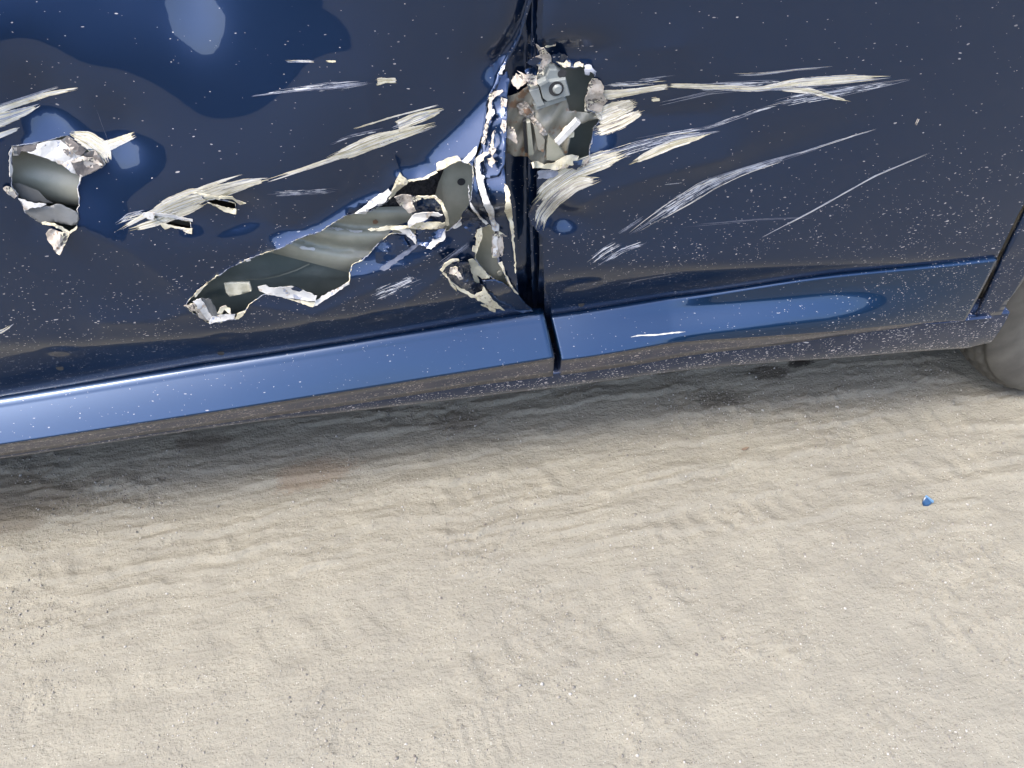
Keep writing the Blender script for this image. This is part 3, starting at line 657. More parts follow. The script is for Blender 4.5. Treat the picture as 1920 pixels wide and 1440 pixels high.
# ------------------------------------------------------------------ torn flaps and rims
def flap(px, parent, m, base=0.004, amp=0.005, step=6, jag=0.8, lift=None, name='torn_flap', seed=0, sh=False, thick=0.0012, freq=0.095):
    r = np.random.default_rng(seed+len(px)*13+int(px[0][0])); ph = r.uniform(0, 6.28, 6); fr = r.normal(0, freq, (6, 2))
    def dep(u, v):
        n = sum(np.abs(((fr[i, 0]*u+fr[i, 1]*v+ph[i])/math.pi) % 2-1) for i in range(6))/6-0.5
        d = base+amp*3.0*n
        if lift:
            (u0, v0), (u1, v1), h = lift; du, dv = u1-u0, v1-v0; t = np.clip(((u-u0)*du+(v-v0)*dv)/(du*du+dv*dv), 0, 1); d = d+h*t*t
        return d
    o = sheet(name, px, dep, [M[m]] if isinstance(m, str) else m, parent, step, jag, sh, fn=y_skin, thick=thick)
    alt = {'white': ('browncream', 'pale', 0.10), 'cream': ('browncream', 'olive', 0.14), 'browncream': ('brown', 'cream', 0.24), 'brown': ('browncream', 'greyflap', 0.22)}.get(m)
    if alt:
        o.data.materials.append(M[alt[0]]); o.data.materials.append(M[alt[1]])
        C = np.array([p.center for p in o.data.polygons]); q = vnoise(C[:, 0]+7, C[:, 2]+3, 70, 5+seed)+0.25*r.random(len(C))
        th = np.quantile(q, 1-alt[2]) if alt[2] > 0 else 9
        o.data.polygons.foreach_set('material_index', [int(v > th)*(1+int(w > 0.6)) for v, w in zip(q, r.random(len(C)))])
    return o
def rim(px, parent, m='cream', w=3.0, out=0.003, closed=True, step=4, jag=0.9, name='torn_edge', seed=3, inner=-0.002):
    a = densify(px, step, 0.5, closed); n = len(a); t = np.roll(a, -1, 0)-np.roll(a, 1, 0)
    if not closed: t[0] = a[1]-a[0]; t[-1] = a[-1]-a[-2]
    nr = np.stack([-t[:, 1], t[:, 0]], -1)/np.maximum(np.hypot(t[:, 0], t[:, 1]), 1e-6)[:, None]
    r = np.random.default_rng(seed); k_ = np.convolve(np.concatenate([r.random(n+6)]), np.ones(3)/3, 'same')[3:3+n]; ww = w*np.clip((k_-0.34)*4.0, 0.2, 2.6)
    P0 = hit(*(a-nr*0.8).T, np.full(n, inner)); P1 = hit(*(a+nr*(ww*0.5)[:, None]).T, out*np.clip(k_*1.8, 0.3, 1.5)); P2 = hit(*(a+nr*ww[:, None]).T, 0.0005+0*ww)
    V = np.concatenate([P0, P1, P2]); Fc = []
    for i in range(n if closed else n-1):
        j = (i+1) % n
        for b in (0, 1): Fc.append((b*n+i, b*n+j, (b+1)*n+j, (b+1)*n+i))
    mi = np.repeat(np.where(vnoise(np.arange(n if closed else n-1)*1.0, np.full(n if closed else n-1, 3.0+seed), 0.31, seed) > 0.52, 1, 0)+(r.random(n if closed else n-1) < 0.12), 2)
    return mesh_obj(name, V, Fc, [M[m], M['pale'], M['bluefold']], parent, True, mi)
def orient(poly):   # make the rim's outward side lie outside the hole
    a = np.array(poly); s = np.sum(a[:, 0]*np.roll(a[:, 1], -1)-np.roll(a[:, 0], -1)*a[:, 1]); return poly if s < 0 else poly[::-1]
rim(orient(HOLE_A), door_l, 'white', 1.3, 0.003); rim(orient(HOLE_B), door_l, 'cream', 1.4, 0.003, seed=5)
rim(orient(SLIT1), door_l, 'cream', 2.0); rim(orient(SLIT2), door_l, 'cream', 2.0); rim(orient(HOLE_E), door_l, 'cream', 2.2)
rim([(1026, 108), (1036, 119), (1057, 124), (1076, 128), (1095, 124), (1114, 139), (1111, 151), (1104, 161), (1097, 184), (1099, 208), (1120, 213), (1128, 217), (1127, 223), (1112, 238), (1109, 260), (1104, 276), (1103, 297), (1084, 321)], door_r, 'browncream', -2.6, 0.003, False)
Z2 = lambda L, ox, oy, s: [(ox+x/s, oy+y/s) for x, y in L]
zA = lambda L: Z2(L, 0, 220, 5.54); zB = lambda L: Z2(L, 330, 280, 3.2); zC = lambda L: Z2(L, 800, 0, 4.235); zE = lambda L: Z2(L, 800, 280, 4.235); zL = lambda L: Z2(L, 200, 130, 2.743); zR = lambda L: Z2(L, 1000, 100, 2.56); z1 = lambda L: Z2(L, 0, 0, 3.84)
# hole A flaps
flap(zA([(245, 340), (370, 280), (500, 245), (650, 235), (760, 340), (870, 410), (740, 470), (780, 540), (805, 595), (740, 575), (640, 490), (540, 455), (420, 405), (300, 372)]), door_l, 'white', 0.002, 0.004)
flap(zA([(135, 300), (270, 290), (380, 262), (480, 285), (440, 345), (330, 365), (220, 352), (200, 395), (135, 400)]), door_l, 'brown', 0.003, 0.003)
flap(zA([(630, 235), (700, 192), (800, 270), (895, 340), (840, 398), (770, 372), (690, 285)]), door_l, 'brown', 0.006, 0.004)
flap(zA([(750, 470), (900, 438), (1030, 488), (1062, 520), (930, 590), (830, 622), (790, 580)]), door_l, 'brown', 0.005, 0.004)
flap(zA([(860, 370), (985, 340), (1040, 410), (1085, 490), (980, 450), (900, 430)]), door_l, 'brown', 0.005, 0.004)
flap(zA([(720, 465), (860, 400), (1000, 440), (1070, 500), (1030, 500), (900, 435), (770, 475)]), door_l, 'browncream', 0.010, 0.002, 4)
flap(zA([(650, 330), (700, 335), (720, 370), (700, 400), (660, 360)]), door_l, 'brown', 0.009, 0.001, 4)
flap(zA([(250, 975), (320, 940), (440, 930), (620, 900), (720, 945), (810, 1000), (822, 1060), (790, 1115), (700, 1115), (560, 1085), (430, 1100), (330, 1040)]), door_l, 'greyflap', 0.004, 0.003, sh=True)
flap(zA([(430, 1090), (470, 1085), (560, 1100), (650, 1140), (720, 1190), (800, 1125), (790, 1170), (715, 1222), (640, 1170), (540, 1125), (440, 1115)]), door_l, 'cream', 0.010, 0.003, 4)
flap(zA([(510, 1165), (600, 1180), (680, 1200), (722, 1222), (690, 1290), (650, 1370), (620, 1432), (560, 1380), (490, 1270), (474, 1210)]), door_l, 'browncream', 0.008, 0.006, 5, lift=((108, 430), (112, 478), 0.012))
flap(zA([(185, 840), (240, 855), (350, 890), (480, 905), (420, 935), (310, 945), (250, 975), (235, 900)]), door_l, 'white', 0.006, 0.003, 4)
flap(zA([(30, 735), (70, 715), (125, 735), (180, 815), (150, 845), (70, 790)]), door_l, 'browncream', 0.008, 0.004, 4)
flap(zA([(95, 360), (125, 310), (130, 360), (110, 420), (115, 480), (135, 560), (105, 620), (100, 500)]), door_l, 'white', 0.006, 0.003, 4)
# hole B flaps
flap(zB([(1070, 385), (1130, 340), (1190, 288), (1270, 238), (1292, 262), (1250, 322), (1180, 350), (1140, 388)]), door_l, 'white', 0.010, 0.005, 5)
flap(zB([(1280, 300), (1300, 235), (1330, 165), (1342, 140), (1360, 165), (1395, 195), (1350, 235), (1300, 285)]), door_l, 'cream', 0.010, 0.006, 5, lift=((740, 360), (749, 325), 0.012))
flap(zB([(1390, 185), (1480, 172), (1560, 128), (1570, 140), (1490, 182), (1400, 196)]), door_l, 'cream', 0.004, 0.002, 4)
flap(zB([(1560, 85), (1630, 50), (1690, 38), (1712, 70), (1660, 85), (1600, 120), (1565, 130)]), door_l, 'cream', 0.016, 0.006, 5, lift=((820, 318), (850, 292), 0.014))
flap(zB([(1712, 72), (1745, 40), (1790, -10), (1805, -20), (1805, 10), (1775, 60), (1750, 85)]), door_l, 'white', 0.026, 0.004, 5)
flap(zB([(1310, 290), (1370, 275), (1440, 285), (1560, 280), (1605, 330), (1630, 400), (1640, 450), (1590, 470), (1480, 470), (1350, 470), (1280, 505), (1320, 460), (1400, 430), (1420, 390), (1370, 350), (1330, 320)]), door_l, 'bluefold', 0.012, 0.012, 6, name='crumpled_skin')
flap(zB([(1310, 288), (1370, 272), (1440, 284), (1470, 300), (1420, 320), (1440, 370), (1400, 385), (1360, 345), (1325, 315)]), door_l, 'browncream', 0.022, 0.008, 4)
flap(zB([(1440, 284), (1560, 280), (1605, 328), (1634, 405), (1640, 455), (1625, 460), (1612, 400), (1590, 335), (1550, 292), (1450, 298)]), door_l, 'cream', 0.022, 0.004, 4)
flap(zB([(1390, 440), (1420, 395), (1480, 380), (1540, 378), (1600, 395), (1570, 405), (1530, 398), (1490, 430), (1440, 440), (1400, 470)]), door_l, 'white', 0.026, 0.005, 4)
flap(zB([(1150, 480), (1290, 462), (1400, 458), (1480, 440), (1560, 438), (1625, 445), (1600, 475), (1490, 480), (1400, 472), (1300, 485), (1170, 492)]), door_l, 'cream', 0.020, 0.004, 4)
flap(zB([(1320, 480), (1400, 478), (1440, 520), (1440, 572), (1400, 530), (1350, 495)]), door_l, 'white', 0.012, 0.004, 4)
flap(zB([(1440, 482), (1560, 484), (1620, 470), (1605, 540), (1560, 590), (1500, 585), (1450, 570)]), door_l, 'bluefold', 0.010, 0.008, 5, name='crumpled_skin')
flap(zB([(1500, 595), (1540, 545), (1590, 530), (1620, 470), (1612, 540), (1570, 565), (1530, 600)]), door_l, 'white', 0.014, 0.004, 4)
flap(zB([(1220, 720), (1300, 640), (1400, 590), (1530, 510), (1440, 590), (1330, 670), (1250, 730)]), door_l, 'haze', 0.0015, 0.0005, 5, 1.5, name='scuff')
flap(zB([(1190, 590), (1290, 510), (1370, 520), (1400, 590), (1330, 640), (1250, 690), (1200, 680)]), door_l, 'bluefold', 0.004, 0.005, 6, name='crumpled_skin')
flap(zB([(490, 825), (540, 815), (560, 830), (640, 828), (700, 822), (750, 840), (845, 880), (840, 912), (760, 905), (640, 888), (540, 868), (500, 850)]), door_l, 'white', 0.008, 0.005, 5)
flap(zB([(690, 838), (715, 822), (760, 845), (740, 855)]), door_l, 'bluefold', 0.016, 0.002, 4)
flap(zB([(640, 890), (760, 908), (838, 918), (822, 947), (700, 908)]), door_l, 'cream', 0.004, 0.002, 4)
flap(zB([(840, 905), (900, 870), (1000, 815), (1042, 790), (1040, 810), (960, 862), (870, 920), (822, 947)]), door_l, 'white', 0.005, 0.003, 4)
sheet('loose_chip', zB([(290, 808), (330, 800), (440, 800), (455, 850), (400, 868), (322, 884), (300, 860)]), lambda u, v: -0.02+0.001*np.sin(u*.2), [M['cream']], door_l, 6, thick=0.004)
# crumpled roll at the lower left end of the gash
for i, pl in enumerate([[(45, 940), (110, 925), (160, 960), (200, 1035), (140, 1010), (110, 970)], [(100, 915), (150, 895), (190, 960), (215, 1000), (200, 1040), (150, 975)], [(150, 892), (210, 903), (240, 960), (260, 1000), (215, 1000), (185, 950)], [(215, 1005), (300, 990), (355, 990), (350, 1018), (280, 1030), (200, 1048)], [(250, 985), (265, 950), (300, 938), (325, 955), (330, 990), (305, 975), (290, 962), (275, 990)], [(355, 1018), (365, 990), (412, 968), (405, 995), (375, 1020)]]):
    flap(zB(pl), door_l, ['browncream', 'white', 'greyflap', 'white', 'cream', 'cream'][i], 0.006+0.003*i, 0.006, 4)
flap(zB([(110, 870), (150, 830), (185, 798), (190, 810), (150, 850), (115, 890)]), door_l, 'cream', 0.004, 0.003, 4)
flap(zB([(410, 665), (440, 655), (450, 668), (425, 675)]), door_l, 'white', 0.004, 0.002, 3)
# slits
flap(zB([(95, 262), (160, 268), (230, 282), (340, 284), (362, 305), (420, 325), (385, 335), (366, 322), (340, 301), (230, 296), (165, 284)]), door_l, 'cream', 0.002, 0.002, 4, 0.5)
flap(zB([(190, 322), (240, 336), (330, 356), (362, 360), (360, 390), (300, 378), (250, 350)]), door_l, 'cream', 0.004, 0.002, 4, 0.5, lift=((400, 385), (440, 402), 0.004))
flap(zL([(265, 786), (330, 804), (385, 814), (440, 818), (438, 848), (405, 838), (388, 824), (330, 812), (300, 824), (278, 800)]), door_l, 'cream', 0.003, 0.002, 4, 0.5)
flap(zL([(236, 738), (330, 748), (442, 772), (442, 784), (330, 764), (245, 752)]), door_l, 'white', 0.003, 0.002, 4, 0.5)
flap(zL([(180, 745), (215, 735), (250, 745), (240, 775), (210, 770)]), door_l, 'white', 0.006, 0.002, 4)
# folded trailing edge of the torn door
fold = flap(zE([(395, 60), (470, -60), (530, -120), (600, -110), (610, 60), (625, 250), (640, 430), (660, 600), (695, 780), (708, 960), (735, 1150), (690, 1110), (655, 1040), (600, 940), (575, 905), (612, 820), (600, 700), (560, 645), (520, 560), (480, 430), (440, 250)]), door_l, 'bluefold', 0.000, 0.004, 7, name='folded_edge', sh=True, freq=0.05)
flap(zC([(820, -40), (850, -40), (800, 120), (760, 250), (720, 350), (660, 460), (620, 530), (560, 700), (520, 760), (490, 800), (470, 960), (450, 1120), (430, 1180), (440, 1060), (460, 900), (480, 780), (530, 690), (590, 520), (650, 400), (720, 280), (775, 120)]), door_l, 'bluefold', 0.012, 0.002, 6, 0.2, name='folded_edge', sh=True)
flap(zC([(570, 600), (640, 560), (660, 640), (640, 760), (640, 900), (630, 1100), (620, 1300), (560, 1400), (450, 1420), (440, 1180), (480, 960), (510, 780)]), door_l, 'bluefold', 0.004, 0.006, 6, name='folded_edge', sh=True, freq=0.06)
for i, (pl, m_) in enumerate([([(575, 590), (600, 530), (625, 510), (620, 545), (600, 590)], 'white'), ([(500, 745), (600, 710), (610, 725), (560, 760), (520, 800), (515, 900), (490, 980), (470, 1080), (440, 1140), (450, 1050), (480, 900)], 'browncream'), ([(505, 870), (530, 865), (540, 900), (520, 925), (505, 905)], 'white'), ([(590, 770), (640, 790), (630, 850), (600, 840), (610, 900), (590, 900)], 'browncream'),
                               ([(600, 950), (630, 960), (628, 1040), (610, 1060), (590, 1020)], 'browncream'), ([(520, 1060), (545, 1030), (530, 1130), (545, 1200), (520, 1240), (490, 1200), (510, 1130)], 'browncream'), ([(390, 1260), (450, 1210), (540, 1190), (480, 1230), (420, 1300), (400, 1340)], 'cream'), ([(480, 1260), (520, 1240), (545, 1280), (520, 1330), (490, 1300)], 'browncream'), ([(430, 1130), (460, 1060), (480, 1080), (455, 1150)], 'browncream')]):
    flap(zC(pl), door_l, m_, 0.020, 0.004, 4, 1.0, seed=i, name='peeled_paint')
for i, (pl, m_) in enumerate([([(375, 90), (400, 60), (420, 110), (430, 200), (460, 210), (450, 260), (470, 330), (490, 400), (530, 480), (540, 560), (575, 600), (575, 650), (530, 650), (500, 560), (450, 430), (400, 260)], 'white'), ([(615, 270), (640, 290), (660, 330), (665, 420), (680, 520), (690, 600), (700, 760), (712, 960), (705, 990), (690, 800), (660, 600), (640, 540), (620, 500), (630, 420)], 'cream'),
                               ([(330, 280), (345, 420), (400, 500), (450, 560), (490, 590), (470, 600), (410, 540), (350, 460), (335, 380)], 'white'), ([(520, 680), (575, 650), (640, 690), (600, 690), (615, 780), (600, 850), (580, 810), (570, 860), (520, 860)], 'browncream'), ([(530, 690), (560, 690), (560, 840), (530, 850)], 'white'),
                               ([(400, 640), (440, 620), (440, 700), (410, 780), (395, 830), (365, 810), (370, 765), (390, 770)], 'cream'), ([(570, 905), (600, 895), (620, 960), (660, 1050), (690, 1110), (730, 1150), (720, 1160), (670, 1100), (630, 1010)], 'cream'), ([(205, 625), (260, 570), (280, 600), (240, 625)], 'white')]):
    flap(zE(pl), door_l, m_, 0.012, 0.004, 4, 0.8, seed=20+i, name='peeled_paint')
flap(zE([(280, 520), (320, 470), (380, 520), (480, 600), (430, 630), (400, 690), (360, 700), (310, 640), (280, 580)]), door_l, 'bluefold', 0.006, 0.008, 5, name='crumpled_skin')
# lower torn tongue
flap(zE([(105, 960), (130, 920), (190, 890), (250, 900), (330, 900), (360, 960), (380, 1060), (470, 1080), (440, 1130), (390, 1165), (330, 1140), (270, 1090), (200, 1040), (140, 1000)]), door_l, 'bluefold', 0.012, 0.010, 5, name='crumpled_skin', lift=((850, 540), (825, 500), 0.015))
flap(zE([(105, 960), (140, 905), (205, 868), (255, 872), (260, 890), (200, 900), (150, 935), (125, 975)]), door_l, 'cream', 0.030, 0.004, 4)
flap(zE([(105, 962), (125, 972), (160, 1010), (220, 1070), (280, 1110), (380, 1160), (440, 1130), (450, 1090), (470, 1120), (520, 1190), (570, 1240), (620, 1282), (540, 1262), (440, 1215), (340, 1170), (270, 1130), (200, 1055), (140, 1000)]), door_l, 'cream', 0.022, 0.004, 4)
flap(zE([(160, 1010), (230, 1090), (240, 1130), (200, 1090)]), door_l, 'cream', 0.014, 0.002, 4)
flap(zE([(330, 880), (370, 870), (430, 930), (500, 1010), (500, 1025), (440, 1030), (400, 1000), (420, 1060), (380, 1050), (350, 960)]), door_l, 'ecoat', 0.012, 0.005, 4)
flap(zE([(440, 1040), (540, 1035), (600, 1055), (640, 1085), (720, 1150), (845, 1288), (740, 1292), (640, 1240), (540, 1180), (460, 1100)]), door_l, 'bluefold', 0.014, 0.006, 6, name='crumpled_skin', sh=True, freq=0.06)
flap(zE([(430, 1235), (490, 1235), (550, 1275), (545, 1295), (500, 1280)]), door_l, 'cream', 0.010, 0.003, 4)
flap(zE([(190, 940), (230, 930), (270, 990), (290, 1030), (260, 1040), (230, 1000), (180, 990)]), door_l, 'browncream', 0.034, 0.004, 4)
# flaps around the hinge hole
for i, (pl, m_, b_) in enumerate([([(870, 355), (905, 385), (930, 380), (985, 440), (990, 490), (930, 530), (925, 600), (880, 590), (890, 530), (840, 460), (900, 440)], 'browncream', 0.010), ([(800, 500), (860, 455), (920, 470), (900, 510), (840, 520)], 'bluefold', 0.014), ([(780, 560), (850, 530), (880, 560), (880, 600), (800, 590)], 'bluefold', 0.006),
                                   ([(715, 560), (770, 585), (880, 600), (880, 670), (830, 690), (800, 650), (770, 610)], 'browncream', 0.012), ([(670, 640), (710, 580), (790, 610), (790, 660), (720, 710), (690, 680)], 'browncream', -0.004), ([(990, 440), (1050, 420), (1110, 440), (1145, 490), (1140, 530), (1060, 515), (1020, 500)], 'bluefold', 0.006), ([(1025, 490), (1090, 500), (1110, 475), (1145, 500), (1140, 530), (1080, 530)], 'cream', 0.010),
                                   ([(1170, 535), (1180, 500), (1210, 485), (1245, 505), (1240, 535)], 'cream', 0.008), ([(1250, 520), (1290, 510), (1350, 570), (1330, 590), (1300, 570), (1290, 600), (1255, 590)], 'pale', 0.008),
                                   ([(940, 370), (1025, 352), (1020, 365), (950, 378)], 'cream', 0.003), ([(1300, 650), (1340, 625), (1385, 650), (1410, 690), (1400, 740), (1440, 800), (1400, 840), (1390, 890), (1330, 880), (1260, 885), (1255, 800), (1285, 720)], 'browncream', 0.003),
                                   ([(830, 1290), (870, 1280), (940, 1310), (1000, 1300), (1080, 1250), (1140, 1230), (1210, 1240), (1190, 1300), (1120, 1330), (1040, 1350), (950, 1340), (850, 1335)], 'cream', 0.008), ([(640, 1000), (690, 1010), (715, 1080), (720, 1140), (680, 1120), (640, 1090)], 'browncream', -0.008), ([(880, 1360), (960, 1350), (1040, 1360), (1050, 1390), (960, 1420), (880, 1420)], 'pale', 0.002),
                                   ([(1100, 1330), (1150, 1280), (1240, 1270), (1230, 1310), (1190, 1350)], 'bluefold', 0.004), ([(1215, 1330), (1260, 1280), (1285, 1260), (1285, 1300), (1240, 1330)], 'browncream', 0.003)]):
    flap(zC(pl), door_r, m_, b_, 0.005, 4, 1.0, seed=40+i)

# ------------------------------------------------------------------ scratches : bundles of tapered streaks in exposed paint layers
SM = ['cream', 'white', 'olive', 'pale', 'haze', 'browncream']
def catmull(pts, n):
    a = np.array(pts, float); d = np.concatenate([[0], np.cumsum(np.hypot(*np.diff(a, axis=0).T))]); t = np.linspace(0, d[-1], n)
    if len(a) == 2: return np.stack([np.interp(t, d, a[:, 0]), np.interp(t, d, a[:, 1])], -1)
    x = np.interp(t, d, a[:, 0]); y = np.interp(t, d, a[:, 1]); k_ = max(3, n//8); ker = np.hanning(k_+2)[1:-1]; ker /= ker.sum()
    pad = lambda q: np.concatenate([2*q[0]-q[k_:0:-1], q, 2*q[-1]-q[-2:-k_-2:-1]])
    return np.stack([np.convolve(pad(x), ker, 'same')[k_:k_+n], np.convolve(pad(y), ker, 'same')[k_:k_+n]], -1)
def scratch(parent, path, width, nst, mats, wr=(0.7, 2.4), lr=(0.15, 0.7), seed=0, base=None, name='scratch', bw=0.6):
    """width: pixel width of the bundle (number or list along the path); mats: weights by material name"""
    r = np.random.default_rng(seed+int(path[0][0])*7+int(path[0][1])); N = 60
    c = catmull(path, N); t = np.gradient(c, axis=0); nr = np.stack([-t[:, 1], t[:, 0]], -1)/np.hypot(t[:, 0], t[:, 1])[:, None]
    wd_ = np.interp(np.linspace(0, 1, N), np.linspace(0, 1, len(width)), width) if isinstance(width, (list, tuple)) else np.full(N, float(width))
    names = list(mats); pw = np.array([mats[k_] for k_ in names], float); pw /= pw.sum()
    U = []; O = []; Fc = []; MI = []
    def strip(i0, i1, off, w, mi, lay, wob=0.25, blunt=False):
        idx = np.unique(np.linspace(i0, i1, max(4, int((i1-i0)/2.5))).astype(int)); n = len(idx)
        if n < 3: return
        s = np.linspace(0, 1, n); pr = np.minimum(1, np.minimum(s, 1-s)*(12 if blunt else 4))**0.8
        ctr = c[idx]+nr[idx]*(off*wd_[idx]+r.normal(0, wob, n))[:, None]; hw = w*pr*(1+r.normal(0, 0.22, n))*0.5
        b = sum(len(q) for q in U); U.append(ctr+nr[idx]*hw[:, None]); U.append(ctr-nr[idx]*hw[:, None]); O.append(np.full(2*n, 0.0006+lay*0.00006))
        for j in range(n-1): Fc.append((b+j, b+j+1, b+n+j+1, b+n+j)); MI.append(mi)
    if base:
        for k_ in range(8): strip(int(N*r.uniform(0, 0.22)), N-1-int(N*r.uniform(0, 0.22)), (k_/7-0.5)*bw*1.2, bw*np.mean(wd_)*0.22, names.index(base), 0, 0.5)
    wr = (wr[0]*0.6, wr[1]*0.55)
    for k_ in range(int(nst*2.0)):
        L = r.uniform(*lr)*N; i0 = r.uniform(-0.05*N, N-L*0.8); i1 = min(N-1, i0+L); i0 = max(0, i0)
        strip(int(i0), int(i1), r.uniform(-0.5, 0.5), r.uniform(*wr)*(0.6+0.4*r.random()), int(r.choice(len(names), p=pw)), 1+k_*0.12, 0.2, r.random() < 0.35)
    if not U: return
    uv = np.concatenate(U); P = hit(uv[:, 0], uv[:, 1], np.concatenate(O))
    o = mesh_obj(name, P, Fc, [M[n_] for n_ in names], parent, True, MI)
    return o
def streak_mat(name, cols, dens, gloss):
    m, k, b = mat(name, cols[0], gloss); uv = k.new('UVMap'); uv.uv_map = 'run'; ed = k.new('UVMap'); ed.uv_map = 'edge'
    sp = k.new('SeparateXYZ'); k.l.new(ed.outputs[0], sp.inputs[0])
    def mp(sc):
        q = k.new('Mapping'); q.inputs['Scale'].default_value = sc; k.l.new(uv.outputs[0], q.inputs[0]); return q.outputs[0]
    n1 = k.noise(mp((1.6, 30, 1)), 1.0, 3, 0.65).outputs[0]; n2 = k.noise(mp((2.4, 52, 1)), 1.0, 2, 0.6).outputs[0]; n3 = k.noise(mp((5.5, 14, 1)), 1.0, 3, 0.6).outputs[0]
    tri = lambda o: k.math('SUBTRACT', 1.0, k.math('ABSOLUTE', k.math('MULTIPLY_ADD', o, 2.0, -1.0)))
    e = k.math('MULTIPLY', k.ramp(tri(sp.outputs[1]), 0.0, 0.55), k.ramp(tri(sp.outputs[0]), 0.0, 0.45))
    th = k.math('MULTIPLY_ADD', e, dens, 0.27)
    mask = k.ramp(k.math('SUBTRACT', th, k.math('MULTIPLY_ADD', n3, 0.25, k.math('MULTIPLY', n1, 0.75))), -0.012, 0.03)
    col = k.mix(k.ramp(n2, 0.36, 0.5), c4(*cols[0]), c4(*cols[1])); col = k.mix(k.ramp(n1, 0.5, 0.6), col, c4(*cols[2])); col = k.mix(k.ramp(n3, 0.56, 0.68), col, c4(*cols[3]))
    k.l.new(col, b.inputs['Base Color']); k.l.new(k.bump(n1, 0.8, 0.002), b.inputs['Normal']); k.l.new(mask, b.inputs['Alpha']); return m
STREAK = {'cream': streak_mat('gouged_cream', ((0.54, 0.505, 0.415), (0.42, 0.385, 0.305), (0.66, 0.645, 0.60), (0.27, 0.265, 0.26)), 0.52, 0.6),
          'pale': streak_mat('scuffed_clearcoat', ((0.24, 0.27, 0.35), (0.42, 0.44, 0.48), (0.12, 0.14, 0.21), (0.32, 0.34, 0.40)), 0.21, 0.4)}
def S(parent, path, width, nst, mats, *a, **kw):
    if parent is not None and nst >= 9:
        N = 40; c = catmull(path, N); t = np.gradient(c, axis=0); nr = np.stack([-t[:, 1], t[:, 0]], -1)/np.hypot(t[:, 0], t[:, 1])[:, None]
        wd_ = np.interp(np.linspace(0, 1, N), np.linspace(0, 1, len(width)), width) if isinstance(width, (list, tuple)) else np.full(N, float(width))
        wd_ = np.maximum(wd_, 3.0)*1.25+2; run = np.concatenate([[0], np.cumsum(np.hypot(*np.diff(c, axis=0).T))])/100; nc = 5; uvq = []; ru = []; ed = []
        sh_ = rng.uniform(0, 50, 2)
        for j in range(nc):
            f = j/(nc-1); p = c+nr*((f-0.5)*wd_)[:, None]; uvq.append(p); ru += [(run[i]+sh_[0], (f-0.5)*wd_[i]/100*2+sh_[1]) for i in range(N)]; ed += [(i/(N-1), f) for i in range(N)]
        q = np.concatenate(uvq); P = hit(q[:, 0], q[:, 1], 0.0005)
        fc = [(j*N+i, j*N+i+1, (j+1)*N+i+1, (j+1)*N+i) for j in range(nc-1) for i in range(N-1)]
        warm = mats.get('cream', 0)+mats.get('olive', 0)+mats.get('white', 0) > mats.get('pale', 0)+mats.get('haze', 0)
        o = mesh_obj('scratch', P, fc, [STREAK['cream' if warm else 'pale']], parent, True)
        for nm, arr in (('run', ru), ('edge', ed)):
            l = o.data.uv_layers.new(name=nm)
            for lp in o.data.loops: l.data[lp.index].uv = arr[lp.vertex_index]
        kw.pop('base', None)
        return scratch(parent, path, width, max(3, int(nst*0.28)), mats, *a, **kw)
    return scratch(parent, path, width, nst, mats, *a, **kw)
# right door
S(door_r, [(1112, 178), (1150, 177), (1200, 170), (1266, 160)], [24, 14, 10, 9], 22, dict(cream=3, olive=1, white=1, browncream=1), (1.2, 4), base='cream')
S(door_r, [(1240, 161), (1290, 161), (1350, 164), (1430, 167)], [7, 8, 9, 8], 16, dict(cream=3, olive=1, pale=1), (1.0, 3), (0.3, 0.8), base='cream')
S(door_r, [(1266, 160), (1332, 163), (1422, 168), (1488, 155), (1560, 149), (1672, 144)], [5, 9, 8, 15, 15, 5], 42, dict(cream=4, olive=2, white=1, pale=1), (1.0, 4.5), (0.15, 0.5), base='cream')
S(door_r, [(1270, 164), (1480, 160), (1600, 152)], [10, 22, 16], 26, dict(pale=3, haze=3, white=1), (0.6, 1.6))
S(door_r, [(1360, 140), (1420, 139), (1500, 130), (1562, 126)], 5, 6, dict(pale=2, cream=1, haze=2), (0.8, 1.8), (0.4, 0.8))
S(door_r, [(1450, 166), (1520, 170), (1560, 182), (1596, 190)], [6, 10, 8, 2], 14, dict(cream=3, olive=1, pale=1), (1, 4), base='cream')
S(door_r, [(1428, 202), (1508, 184), (1600, 168), (1708, 149)], [12, 24, 14, 2], 34, dict(pale=4, haze=3, white=1), (0.6, 2.0), (0.2, 0.6))
S(door_r, [(1190, 262), (1330, 238), (1430, 203), (1500, 190)], 6, 9, dict(haze=3, pale=2), (0.6, 1.4), (0.3, 0.8))
S(door_r, [(1235, 196), (1330, 174), (1400, 168)], 8, 8, dict(haze=2, pale=1), (0.6, 1.6), (0.3, 0.8))
S(door_r, [(1125, 160), (1180, 158), (1250, 152)], 10, 12, dict(cream=2, pale=2, browncream=1), (0.8, 2.2))
S(door_r, [(1195, 150), (1268, 140)], 4, 3, dict(haze=1, pale=1), (0.7, 1.4), (0.5, 0.9))
S(door_r, [(1221, 186), (1237, 184)], 9, 8, dict(cream=1), (2, 4), (0.6, 1.0), name='paint_chip')
S(door_r, [(1112, 226), (1145, 210), (1196, 192)], [34, 34, 16], 55, dict(cream=4, olive=1, browncream=2, white=1), (1.0, 3.6), (0.25, 0.8), base='cream')
S(door_r, [(1112, 250), (1160, 232), (1210, 206)], [20, 22, 10], 36, dict(cream=4, olive=1, browncream=2, brown=0.6), (1.0, 3.4), (0.25, 0.8), base='cream')
S(door_r, [(998, 384), (1030, 352), (1080, 318), (1130, 300), (1180, 283)], [22, 30, 34, 34, 16], 70, dict(cream=4, olive=2, browncream=2, haze=1, pale=1), (1.0, 4.0), (0.2, 0.6), base='cream')
